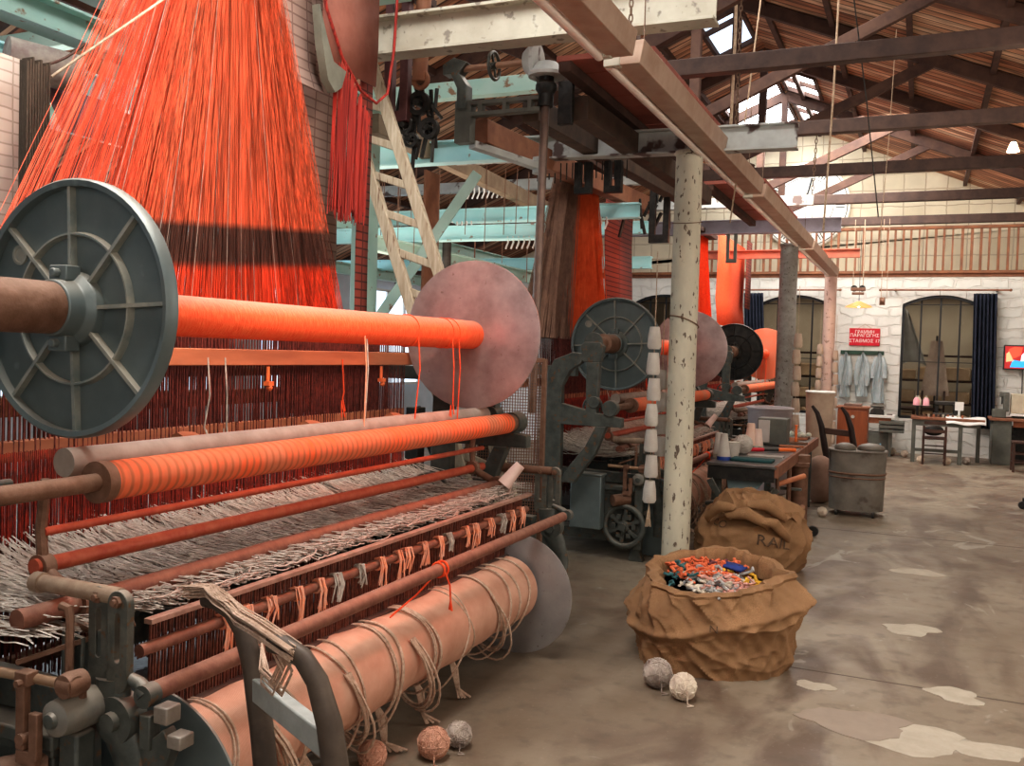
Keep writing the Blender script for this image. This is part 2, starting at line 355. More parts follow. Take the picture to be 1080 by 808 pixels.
MB().b2((-.9, 4.98, 0), (2.6, 4.992, .001)).b2((-9, 9.3, 0), (2.6, 9.315, .001)).b2((-9, 13.6, 0), (2.6, 13.615, .001)).struct('trim_8', M('dark floor joint', (.11,.08,.06)), smooth=False)

wall_white = brickmat('whitewashed rough stone wall', (.86,.84,.78), (.82,.80,.74), (.80,.77,.71), 1, .42, .17, axes='xz', msize=.02, bump=.9, noise=.8)
wall_cool = M('cool white plaster', (.70,.76,.82), (.6,.66,.72), 2, .9, 0, .1)
gable_mat = brickmat('pale board gable wall', (.78,.70,.54), (.70,.62,.46), (.50,.42,.31), 1, .36, .30, axes='xz', msize=.012, bump=.3, noise=.25, off=0)
W1 = (-.33, .93, .62, 2.66, 2.82)
W2 = (-2.82, -1.56, .62, 2.66, 2.82)
W3 = (-5.3, -4.04, .62, 2.66, 2.82)
def arch(w, x):
    c = (w[0]+w[1])/2; h = (w[1]-w[0])/2; t = (x-c)/h
    return w[3] + (w[4]-w[3])*(1 - t*t)
wb = MB(); xs = [XL, W3[0], W3[1], W2[0], W2[1], W1[0], W1[1], XR]
Y0, Y1, ZT = YB, YB+.35, 3.2
for a, b in ((xs[0],xs[1]),(xs[2],xs[3]),(xs[4],xs[5]),(xs[6],xs[7])): wb.b2((a,Y0,0),(b,Y1,ZT))
for w in (W1, W2, W3):
    wb.b2((w[0],Y0,0),(w[1],Y1,w[2]))
    n = 14
    for i in range(n):
        a = w[0] + (w[1]-w[0])*i/n; c = w[0] + (w[1]-w[0])*(i+1)/n
        wb.prism([(a, arch(w,a)), (c, arch(w,c)), (c, ZT), (a, ZT)], 'y', Y0, Y1)
wb.struct('wall_back', wall_white, smooth=False)
# upper gable wall, set back behind the slatted rail
MB().prism([(XL,3.2),(XR,3.2),(XR,roofz(XR)+.1),(RX,RZ+.12),(XL,roofz(XL)+.1)], 'y', 18.42, 18.6).struct('wall_back_upper', gable_mat, smooth=False)
MB().b2((XL,YF,0),(XL-.2,22,roofz(XL)+.2)).struct('wall_left', wall_cool, smooth=False)
MB().b2((XR,YF,0),(XR+.2,22,roofz(XR)+.2)).struct('wall_right', wall_white, smooth=False)
MB().prism([(XL,0),(XR,0),(XR,roofz(XR)+.1),(RX,RZ+.12),(XL,roofz(XL)+.1)], 'y', YF-.2, YF).struct('wall_front', wall_cool, smooth=False)
# roof: boards
def roof_mat():
    m = bpy.data.materials.new('warm roof boards'); m.use_nodes = True
    nt = m.node_tree; N = nt.nodes; L = nt.links; b = N['Principled BSDF']; b.inputs['Roughness'].default_value = .8
    tc = N.new('ShaderNodeTexCoord'); sp = N.new('ShaderNodeSeparateXYZ'); L.new(tc.outputs['Object'], sp.inputs[0])
    # boards run up the slope (x), each .13 m wide in y
    mu = N.new('ShaderNodeMath'); mu.operation = 'MULTIPLY'; mu.inputs[1].default_value = 1/.14; L.new(sp.outputs[1], mu.inputs[0])
    fl = N.new('ShaderNodeMath'); fl.operation = 'FLOOR'; L.new(mu.outputs[0], fl.inputs[0])
    fr = N.new('ShaderNodeMath'); fr.operation = 'FRACT'; L.new(mu.outputs[0], fr.inputs[0])
    wn = N.new('ShaderNodeTexWhiteNoise'); wn.noise_dimensions = '1D'; L.new(fl.outputs[0], wn.inputs['W'])
    cr = N.new('ShaderNodeValToRGB'); e = cr.color_ramp.elements
    e[0].position = 0; e[0].color = (.20,.075,.04,1); e[1].position = 1; e[1].color = (.62,.42,.28,1)
    q = e.new(.5); q.color = (.42,.19,.10,1)
    L.new(wn.outputs['Value'], cr.inputs[0])
    mp = N.new('ShaderNodeMapping'); mp.inputs['Scale'].default_value = (.8,6,1); L.new(tc.outputs['Object'], mp.inputs[0])
    nz = N.new('ShaderNodeTexNoise'); nz.inputs['Scale'].default_value = 2.5; nz.inputs['Detail'].default_value = 8; L.new(mp.outputs[0], nz.inputs['Vector'])
    r = N.new('ShaderNodeMapRange'); r.inputs[1].default_value = .35; r.inputs[2].default_value = .65; r.inputs[3].default_value = .5; r.inputs[4].default_value = 1.35; L.new(nz.outputs[0], r.inputs[0])
    gp = N.new('ShaderNodeMath'); gp.operation = 'GREATER_THAN'; gp.inputs[1].default_value = .2; L.new(fr.outputs[0], gp.inputs[0])
    g2 = N.new('ShaderNodeMapRange'); g2.inputs[3].default_value = .22; L.new(gp.outputs[0], g2.inputs[0])
    m1 = N.new('ShaderNodeMath'); m1.operation = 'MULTIPLY'; L.new(r.outputs[0], m1.inputs[0]); L.new(g2.outputs[0], m1.inputs[1])
    sc = N.new('ShaderNodeVectorMath'); sc.operation = 'SCALE'; L.new(cr.outputs[0], sc.inputs[0]); L.new(m1.outputs[0], sc.inputs[3])
    L.new(sc.outputs[0], b.inputs['Base Color'])
    bp = N.new('ShaderNodeBump'); bp.inputs['Strength'].default_value = .5; bp.inputs['Distance'].default_value = .04; L.new(gp.outputs[0], bp.inputs['Height']); L.new(bp.outputs[0], b.inputs['Normal'])
    return m
rm = roof_mat()
SKY = [('R', 14.4, 15.6, -2.15, -1.6), ('R', 15.9, 18.0, -2.15, -1.6), ('L', 14.7, 17.7, -3.1, -2.25), ('L', 11.2, 13.1, -2.75, -2.25), ('R', 1.0, 3.6, -1.6, -.6), ('L', 1.0, 3.6, -4.2, -3.0)]
def roof_side(side):
    # quads on a grid with the skylight openings left out
    x0, x1 = (RX, XR+.15) if side == 'R' else (XL-.15, RX)
    ys = sorted({YF-.2, 22.2} | {q for s in SKY if s[0] == side for q in (s[1], s[2])})
    xs_ = sorted({x0, x1} | {q for s in SKY if s[0] == side for q in (s[3], s[4])})
    mb = MB()
    for i in range(len(xs_)-1):
        for j in range(len(ys)-1):
            cx, cy = (xs_[i]+xs_[i+1])/2, (ys[j]+ys[j+1])/2
            if any(s[0] == side and s[3] < cx < s[4] and s[1] < cy < s[2] for s in SKY): continue
            a, b = xs_[i], xs_[i+1]
            mb.prism([(a, roofz(a)), (b, roofz(b)), (b, roofz(b)+.06), (a, roofz(a)+.06)], 'y', ys[j], ys[j+1])
    return mb
roof = roof_side('R'); l = roof_side('L'); roof.add(l.v, l.f)
roof.struct('ceiling', rm, smooth=False)
for i, s in enumerate(SKY):
    a, b = s[3], s[4]
    o = MB().prism([(a, roofz(a)+.03), (b, roofz(b)+.03), (b, roofz(b)+.05), (a, roofz(a)+.05)], 'y', s[1], s[2]).struct('window_%d' % (i+4), skylight_blue if s[1] in (11.2,) else skylight_mat, smooth=False)
    f = MB()
    for x in (a, b): f.bar((x, s[1], roofz(x)), (x, s[2], roofz(x)), .05, .07)
    for y in (s[1], (s[1]+s[2])/2, s[2]): f.bar((a, y, roofz(a)), (b, y, roofz(b)), .05, .07)
    f.build('skylight_frame', wood_dark, o)

# arched windows with dark steel frames
def arched_window(name, w):
    o = MB().b2((w[0]+.03, YB+.17, w[2]+.03), (w[1]-.03, YB+.176, w[3])).struct(name, glass, smooth=False)
    n = 16; f = MB()
    pts = [(w[0]+.02, w[2]+.02)] + [(w[0]+.02+(w[1]-w[0]-.04)*i/n, arch(w, w[0]+(w[1]-w[0])*i/n)-.02) for i in range(n+1)] + [(w[1]-.02, w[2]+.02)]
    for p, q in zip(pts, pts[1:]+pts[:1]): f.bar((p[0], YB+.08, p[1]), (q[0], YB+.08, q[1]), .1, .05, up=(0,1,0)) if False else f.bar((p[0], YB+.1, p[1]), (q[0], YB+.1, q[1]), .05, .1, up=(0,1,0))
    f.build('window_frame', black_metal, o)
    g = MB()
    for k in (1, 2, 3):
        x = w[0] + (w[1]-w[0])*k/4; g.bar((x, YB+.15, w[2]), (x, YB+.15, arch(w, x)), .018, .03)
    for k in (2, 4):
        z = w[2] + (w[3]-w[2])*k/4.0; g.bar((w[0], YB+.15, z), (w[1], YB+.15, z), .03, .014)
    g.build('glazing_bars', black_metal, o)
for i, w in enumerate((W1, W2, W3)): arched_window('window_%d' % (i+1), w)
# side windows on the left wall, bright daylight panes
day = M('daylight window pane', (.8,.9,1), rough=.5, emis=(.72,.86,1), estr=1.6, bump=0)
for i in range(6):
    y = -.2 + i*3.0
    o = MB().b2((XL+.01, y, .9), (XL+.03, y+1.9, 2.7)).struct('window_%d' % (i+11), day, smooth=False)
    f = MB()
    for k in range(4): f.bar((XL+.05, y+1.9*k/3, .9), (XL+.05, y+1.9*k/3, 2.7), .05, .05)
    for k in range(4): f.bar((XL+.05, y, .9+1.8*k/3), (XL+.05, y+1.9, .9+1.8*k/3), .05, .05)
    f.build('window_frame', white_paint, o)

# slatted loft rail on top of the white wall
rail = thing('slatted_rail', (-.5, 18.0, 3.2), 'orange brown slatted wooden rail running along the top of the white wall', 'railing')
MB().b2((XL,17.93,3.2),(XR,18.05,3.25)).build('bottom_rail', rail_wood, rail, bevel=.004)
MB().b2((XL,17.94,3.98),(XR,18.04,4.03)).build('top_rail', rail_wood, rail, bevel=.004)
x = -3.9
while x < XR:
    w = U(.03,.05); MB().b2((x,17.97,3.25),(x+w,18.0,3.98)).build('slat', rail_wood, rail, smooth=False); x += .135 + U(-.015,.02)
MB().b2((XL,17.99,3.14),(XR,18.3,3.2)).struct('trim_9', wood_mid, smooth=False)
# big clock dial on the gable wall
ck = thing('wall_clock', (-2.12, 18.40, 3.75), 'huge pale clock dial with thin black rings high on the gable wall', 'clock')
cc = (-2.12, 18.36, 4.52)
MB().lathe([(.001,-.04),(.80,-.04),(.82,-.02),(.82,.04),(.001,.04)], cc, 'y', 48).build('dial', M('white clock dial', (.9,.88,.8), (.82,.8,.72), 4), ck)
h = MB().ring((cc[0], cc[1]-.045, cc[2]), 'y', .77, .008, 48, 6).ring((cc[0], cc[1]-.045, cc[2]), 'y', .52, .006, 48, 6)
h.build('ring', black_metal, ck)
h = MB()
for k in range(12):
    a = 2*pi*k/12
    for dx in (-.05, 0, .05):
        if dx and k % 3 == 1 and dx > 0: continue
        c, s_ = math.cos(a), math.sin(a)
        p = [V(cc[0] + r_*c - dx*s_, cc[1]-.045, cc[2] + r_*s_ + dx*c) for r_ in (.56,.72)]
        h.bar(p[0], p[1], .018, .006, up=(0,1,0))
h.build('numeral_marks', black_metal, ck, smooth=False)
h = MB().bar((cc[0],cc[1]-.06,cc[2]),(cc[0]-.28,cc[1]-.06,cc[2]+.2),.05,.008,up=(0,1,0)).bar((cc[0],cc[1]-.07,cc[2]),(cc[0]+.12,cc[1]-.07,cc[2]+.5),.03,.008,up=(0,1,0))
h.build('clock_hands', black_metal, ck, smooth=False)

# ------------------------------------------------------------------ roof timbers
TZ = 3.84
TY = [2.9, 5.05, 7.2, 9.4, 11.5, 13.6, 15.8]
for i, y in enumerate(TY):
    lab = ('dark roof truss over the loom nearest the camera', 'dark roof truss just before the cream column', 'dark roof truss directly above the cream column', 'dark roof truss over the second loom', 'dark roof truss below the pale blue skylight', 'dark roof truss before the bright ridge skylights', 'dark roof truss closest to the pale gable wall')[i]
    t = thing('roof_truss', (RX, y, TZ), lab, 'roof truss', 'roof trusses over the weaving hall')
    xp = -2.1 if i == 5 else -3.0
    MB().bar((-1.45 if i == 5 else xp, y, TZ), (XR, y, TZ), .1, .13).build('tie_beam', beam_steel, t, bevel=.006)
    MB().bar((XL, y, TZ), (-1.45 if i == 5 else xp, y, TZ), .11, .14).build('painted_tie_beam', green_paint if i < 3 else grey_paint, t, bevel=.006, label='pale painted part of the tie beam')
    for sg in (1, -1):
        x1 = XR if sg > 0 else XL
        MB().bar((RX, y, RZ-.10), (x1, y, roofz(x1)-.10), .09, .15).build('rafter', wood_dark, t, bevel=.005)
        MB().bar((RX+sg*.1 - sg*.35, y, TZ+.05), (RX + sg*2.2, y, roofz(RX+sg*2.2)-.12), .07, .12).build('brace', wood_dark, t, bevel=.005)
    MB().bar((RX, y, TZ+.05), (RX, y, RZ-.1), .1, .1).build('king_post', wood_dark, t, bevel=.005)
for k, x in enumerate((-1.9, -1.1, -.25, .6, 1.45, 2.3, -3.2, -4.2, -5.2, -6.3, -7.4)):
    lab = ['roof purlin just right of the ridge running towards the gable wall', 'second roof purlin right of the ridge', 'third roof purlin right of the ridge', 'fourth roof purlin right of the ridge', 'fifth roof purlin right of the ridge', 'roof purlin close above the right hand wall',
           'roof purlin just left of the ridge', 'second roof purlin left of the ridge', 'third roof purlin left of the ridge', 'fourth roof purlin left of the ridge', 'lowest roof purlin on the left slope'][k]
    MB().bar((x, YF, roofz(x)-.04), (x, 18.4, roofz(x)-.04), .06, .08).solo('roof_purlin', wood_dark, 'dark brown timber ' + lab, 'purlin', 'roof purlins', smooth=False)

# ------------------------------------------------------------------ columns and lintel beams
def column(name, x, y, r, mat, lab, top=3.12, base=True):
    t = thing(name, (x, y, 0), lab, 'column', 'iron columns beside the aisle')
    MB().lathe([(r*1.02,0),(r,.05),(r*.985,1.5),(r*.94,top)], (x,y,0), 'z', 32).build('shaft', mat, t)
    MB().lathe([(r*.96,top-.03),(r*1.06,top-.02),(r*1.06,top),(r*.9,top)], (x,y,0), 'z', 28).build('collar', mat, t)
    return t
c1 = column('iron_column', -1.63, 6.87, .105, column_paint, 'thick cream column with flaking paint standing behind the open burlap sack')
c2 = column('iron_column', -1.63, 12.65, .12, column_grey, 'mottled grey column rising beyond the workbench')
c3 = column('iron_column', -1.5, 17.3, .11, column_pink, 'pinkish cream column nearest the far white wall')
# wire ties round the first column
MB().tube([(-1.63+.112*math.cos(a), 6.87+.112*math.sin(a), 1.86+.03*math.sin(a)+.07*math.cos(a+2)) for a in [2*pi*i/24 for i in range(24)]], .004, 5, closed=True).build('wire_tie', rust, c1)
MB().tube([(-1.63+.110*math.cos(a), 6.87+.110*math.sin(a), 2.6+.02*math.sin(a)) for a in [2*pi*i/24 for i in range(24)]], .003, 5, closed=True).build('wire_tie', rust, c1)
def ibeam(mb, p, q, w, h, t=.012):
    p = V(p); q = V(q)
    mb.bar(p, q, t, h); mb.bar(p+V(0,0,h/2), q+V(0,0,h/2), w, t*1.2); mb.bar(p-V(0,0,h/2), q-V(0,0,h/2), w, t*1.2); return mb
ibeam(MB(), (-3.6,6.87,3.23), (-.86,6.87,3.19), .12, .17).solo('lintel_beam', grey_paint, 'flaking white steel beam resting on the thick cream column', 'steel beam', 'steel beams across the looms')
ibeam(MB(), (-2.9,6.6,3.17), (-6.4,6.6,3.17), .12, .16).solo('lintel_beam', cyan_paint, 'turquoise steel beam stub meeting the flaking white beam behind the ladder', 'steel beam', 'steel beams across the looms')
ibeam(MB(), (-6.5,12.65,3.36), (-1.0,12.65,3.36), .14, .17).solo('lintel_beam', M('lilac grey steel', (.38,.35,.40), (.3,.27,.3), 6, .5, .2), 'lilac grey steel beam crossing at the mottled grey column', 'steel beam', 'steel beams across the looms')
ibeam(MB(), (-5.5,5.0,3.545), (-1.07,5.0,3.505), .15, .22, .014).solo('lintel_beam', cream_paint, 'cream painted steel beam crossing high above the nearest loom', 'steel beam', 'steel beams across the looms')
ibeam(MB(), (-3.6,15.0,3.25), (-.9,15.0,3.25), .1, .12).solo('lintel_beam', M('orange lit steel', (.55,.17,.1), (.4,.12,.08)), 'steel beam low in front of the slatted rail, coloured as if lit orange', 'steel beam', 'steel beams across the looms')  # orange light falling on this beam is put into its colour
for i, (y, z, x1) in enumerate(((8.6,2.98,-2.5), (10.6,3.1,-2.9), (8.0,2.72,-3.0), (10.9,2.72,-3.0))):
    ibeam(MB(), (XL,y,z), (x1,y,z), .1, .13).solo('lintel_beam', cyan_paint, 'light turquoise crossbeam behind the ladder, ' + ('upper of the near pair', 'upper of the far pair', 'lower of the near pair', 'lower of the far pair')[i], 'steel beam', 'steel beams across the looms')
for i, (x, y0, y1, z) in enumerate(((-4.6,7.2,14,2.55),(-5.6,6.5,15,2.9),(-6.8,5.5,16,2.6))):
    ibeam(MB(), (x,y0,z), (x,y1,z), .1, .13).solo('longitudinal_beam', green_paint, 'sage green long beam over the left looms, ' + ('nearest the ladder', 'middle of three', 'farthest left of three')[i], 'steel beam', 'long sage beams on the left')
MB().bar((-3.65,5.7,3.2), (-4.0,11.6,3.2), .1, .14).solo('longitudinal_beam', M('ochre timber beam', (.30,.23,.15), (.2,.14,.09), 5, .7), 'ochre brown timber beam running back from the top of the ladder', 'timber beam', bevel=.005)
# sage green beams overhead at the far left
for i, (p, q, m_, w) in enumerate((((-3.95,3.0,3.42),(-4.0,6.4,3.42), green_paint,.16), ((-4.45,3.0,3.35),(-4.45,7.5,3.35), green_paint,.16), ((-4.9,2.8,3.2),(-4.9,7.5,3.2), cyan_paint,.08), ((-5.6,3.2,3.15),(-5.6,7.5,3.15), green_paint,.14))):
    ibeam(MB(), p, q, w, .15).solo('overhead_beam', m_, ('sage green steel beam at the top left corner behind the red cords', 'second sage green steel beam at the top left', 'thin turquoise rail below the sage beams at top left', 'sage green beam lowest at the top left, behind the card chains')[i], 'steel beam', 'painted beams at the top left')
# long wooden light fixture with a dead fluorescent tube along the aisle
FX, FZ = -1.47, 3.10
for i, (y0, y1) in enumerate(((3.2, 4.5), (4.62, 8.6), (8.75, 12.9), (13.05, 17.1))):
    t = thing('strip_light', (FX, y0, FZ), ('long tan strip light nearest the camera, at the top of the view', 'long tan strip light with a pale unlit tube beside the cream column', 'long tan strip light running past the bright ridge skylights', 'long tan strip light nearest the far white wall')[i], 'strip light', 'strip lights hung over the aisle')
    MB().prism([(FX-.05,FZ+.11),(FX+.12,FZ+.11),(FX+.10,FZ-.01),(FX-.03,FZ-.01)], 'y', y0, y1).build('housing', trough_mat, t, bevel=.004)
    for y in (y0+.02, y1-.02): MB().box((FX-.05, y, FZ+.03), (.09,.05,.09)).build('end_holder', cream_paint, t, bevel=.006)
    MB().cyl((FX-.07, y0+.02, FZ), (FX-.07, y1-.02, FZ), .026, 16).build('tube_lamp', tube_mat, t)
    for y in (y0+.3, y1-.3): MB().tube([(FX+.03, y, FZ+.1), (FX+.03, y, 3.9)], .004, 5).build('hanger', chain_mat, t)
# red boarded platforms of the pattern gantries
def platform(y0, y1, lab):
    t = thing('gantry_platform', (-1.95, y0, 3.4), lab, 'platform', 'boarded platforms above the looms')
    n = int((y1-y0)/.28)
    for k in range(n):
        ya = y0 + (y1-y0)*k/n; MB().b2((-2.12, ya+.006, 3.38+U(0,.012)), (-1.5, ya+(y1-y0)/n-.006, 3.42)).build('board', platform_red, t, bevel=.004)
    for x in (-2.06, -1.55): MB().b2((x-.04, y0, 3.32), (x+.04, y1, 3.38)).build('bearer', wood_dark, t)
    return t
platform(5.35, 7.9, 'dark red boarded platform overhead, left of the cream column')
platform(9.6, 12.3, 'dark red boarded platform overhead beyond the cream column')

# ------------------------------------------------------------------ lights
W = bpy.data.worlds.new('world'); S.world = W; W.use_nodes = True
W.node_tree.nodes['Background'].inputs[0].default_value = (.8,.9,1,1); W.node_tree.nodes['Background'].inputs[1].default_value = .3
def area(name, loc, target, sx, sy, e, col):
    l = bpy.data.lights.new(name, 'AREA'); l.shape = 'RECTANGLE'; l.size = sx; l.size_y = sy; l.energy = e; l.color = col
    o = bpy.data.objects.new(name, l); COL.objects.link(o); o.location = loc
    o.rotation_euler = (V(target) - V(loc)).to_track_quat('-Z', 'Y').to_euler(); return o
area('skylight_front', (-1.3, 2.2, 5.3), (-1.5, 3.4, 0), 2.2, 2.6, 210, (1,.95,.88))
area('middle_fill', (-1.4, 8.0, 5.2), (-1.0, 8.2, 0), 2.4, 3.5, 170, (1,.95,.88))  # added fill under closed roof, no skylight opening at this spot
area('skylight_back', (-1.2, 14.0, 4.9), (-.6, 15.6, 0), 2.4, 4, 430, (1,.96,.9))
area('gable_light', (-.5, 16.6, 3.6), (-.5, 18.4, 4.6), 5, .8, 30, (1,.93,.8))
area('left_windows', (-9.2, 7, 2.4), (-3, 7, 2), 9, 2, 200, (.78,.9,1))
area('front_fill', (1.6, -1.2, 2.9), (-2.2, 3.5, 1.2), 2.5, 2.0, 60, (1,.9,.8))
area('aisle_side', (2.4, 4.8, 2.5), (-1.4, 6.4, .9), 2.2, 1.4, 75, (1,.93,.84))  # added fill to brighten column and aisle, no window modelled here
area('roof_fill', (.9, 8.0, 2.9), (.4, 9.5, 6), 1.6, 9, 60, (1,.82,.66))
area('roof_fill_left', (-4.5, 7.0, 2.4), (-4.0, 8.0, 6), 1.6, 6, 70, (1,.8,.66))
area('back_room', (-1, 20.3, 3.0), (-1, 20.3, 0), 5, 1.5, 55, (1,.9,.76))
def spot(name, loc, target, e, col, ang, blend=.6, r=.15):
    l = bpy.data.lights.new(name, 'SPOT'); l.energy = e; l.color = col; l.spot_size = math.radians(ang); l.spot_blend = blend; l.shadow_soft_size = r
    o = bpy.data.objects.new(name, l); COL.objects.link(o); o.location = loc
    o.rotation_euler = (V(target) - V(loc)).to_track_quat('-Z', 'Y').to_euler(); return o
spot('red_loom_fill', (-1.2, 5.2, 3.0), (-2.5, 3.4, 1.3), 230, (1,.16,.06), 50)  # added red spot, no lamp hangs here; gives the loom bars their glow
spot('harness_fill', (-1.0, 2.2, 3.0), (-3.0, 3.4, 2.3), 200, (1,.8,.68), 75)  # added spot to brighten the cord fan, no lamp hangs here
spot('loom_red_fill', (-1.3, 9.6, 3.0), (-2.9, 8.8, 2.0), 90, (1,.3,.15), 70)  # added orange red spot over the second loom, no lamp hangs here
S.view_settings.view_transform = 'Standard'
S.view_settings.look = 'Medium High Contrast'
S.view_settings.exposure = -.28
# ------------------------------------------------------------------ looms
BX, BZ, BR = -2.25, 1.685, .375
def disc_profile(R, t): return [(.001,-t),(R-.012,-t),(R,-t*.5),(R,t*.5),(R-.012,t),(.001,t)]
def ribbed_flange(parent, y, R, s, mat, mrib, x=BX, z=BZ, nr=8, ph=0.0):
    # s = side the ribs face along y
    d = MB().lathe(disc_profile(R, .006), (x,y,z), 'y', 56); f = d.build('flange', mat, parent)
    rr = MB().lathe([(R-.022,0),(R-.022,s*.034),(R-.006,s*.038),(R,s*.03),(R,0)], (x,y,z), 'y', 64)
    rr.build('rim', mat, f)
    h = MB().lathe([(R*.56,0),(R*.57,s*.028),(R*.585,s*.028),(R*.6,0)], (x,y,z), 'y', 56)
    for k in range(nr):
        a = 2*pi*k/nr + ph; c, q = math.cos(a), math.sin(a)
        p0 = V(x+c*R*.15, y+s*.016, z+q*R*.15); p1 = V(x+c*(R-.01), y+s*.012, z+q*(R-.01)); h.bar(p0, p1, .011, .03, up=(0,1,0))
    h.build('ribs', disc_rib if mat is disc_grey else mat, f)
    hb = MB().lathe([(.11,0),(.105,s*.03),(.085,s*.05),(.08,s*.10),(.001,s*.10)], (x,y,z), 'y', 32)
    for a in (pi/2+.0, -pi/2): hb.box((x+.1*math.cos(a), y+s*.05, z+.1*math.sin(a)), (.07,.05,.045)); hb.cyl((x+.1*math.cos(a), y+s*.07, z+.1*math.sin(a)), (x+.1*math.cos(a), y+s*.095, z+.1*math.sin(a)), .014, 6)
    hb.build('hub', mat, f, bevel=.004)
    b = MB().lathe([(.001,0),(.03,0),(.03,s*.006),(.022,s*.006),(.02,s*.002),(.001,s*.002)], (x-.235*R/.375, y+s*.006, z+.16*R/.375), 'y', 24); b.build('foundry_boss', mrib, f)
    return f

lever_iron = M('dusty olive iron lever', (.085,.088,.075), (.15,.145,.12), 18, .5, .3, .2, dust=(.4,.34,.27), dust_amt=.8, spots=(.15,.09,.05), spot_scale=40)
def capsule(m, x, y, z0, z1, R, s0, s1, r, h, n=10):
    # flat rounded bar with a rounded slot through it
    def outline(a, b, q):
        return [(x+q*math.cos(pi*i/n), b-q+q*math.sin(pi*i/n)) for i in range(n+1)] + [(x-q*math.cos(pi*i/n), a+q-q*math.sin(pi*i/n)) for i in range(n+1)]
    o, i_ = outline(z0, z1, R), outline(s0, s1, r); k = len(o)
    vs = [(p[0], y+e*h, p[1]) for e in (-1, 1) for L_ in (o, i_) for p in L_]; fs = []
    for j in range(k):
        q = (j+1) % k
        fs += [(j, q, k+q, k+j), (2*k+j, 3*k+j, 3*k+q, 2*k+q), (j, 2*k+j, 2*k+q, q), (k+j, k+q, 3*k+q, 3*k+j)]
    m.add(vs, fs)
def lever_pair(t, y, s):
    # slotted swing levers that carry the breast rail
    for dx, dy in ((-.079, 0), (.0, s*.012)):
        x = -1.855+dx; m = MB(); z0, z1 = .74, .945; w = .0235
        yy = y+dy
        capsule(m, x, yy, z0-.05, z1+.012, .0345, z0+.03, z1-.045, .0095, .012)
        m.build('slotted_lever', lever_iron, t, bevel=.002)
        MB().cyl((x, yy-.022, z1-.016), (x, yy+.022, z1-.016), .016, 6).cyl((x, yy-.030, z1-.016), (x, yy+.028, z1-.016), .009, 8).build('bolt', rust, t)
    m = MB().tube([(-1.89,y,.72),(-1.885,y,.66),(-1.87,y,.60),(-1.835,y,.54),(-1.80,y,.44),(-1.80,y,.2)], [.055,.052,.06,.055,.045,.04], 16)
    m.v = [(v[0], y+(v[1]-y)*.55, v[2]) for v in m.v]
    m.lathe([(.062,-.03),(.066,0),(.062,.03)], (-1.86,y,.62), 'y', 24); m.cyl((-1.86,y-.05,.62),(-1.86,y+.05,.62),.026,14)
    m.build('swing_arm', iron, t)
    m = MB().tube([(-1.86,y+s*.01,.74),(-1.80,y,.72),(-1.775,y,.695)], [.016,.018,.026], 12).cyl((-1.77,y-.02,.695),(-1.77,y+.02,.695),.03,16)
    m.build('rail_bracket', iron, t)
    m = MB().cyl((-2.17,y,.935),(-1.87,y,.935),.023,16).cyl((-2.18,y,.935),(-2.15,y,.935),.028,14); m.build('lever_rod', rust if s > 0 else M('beige rusted rod', (.42,.31,.22), (.3,.2,.14), 20, .6, .2), t)

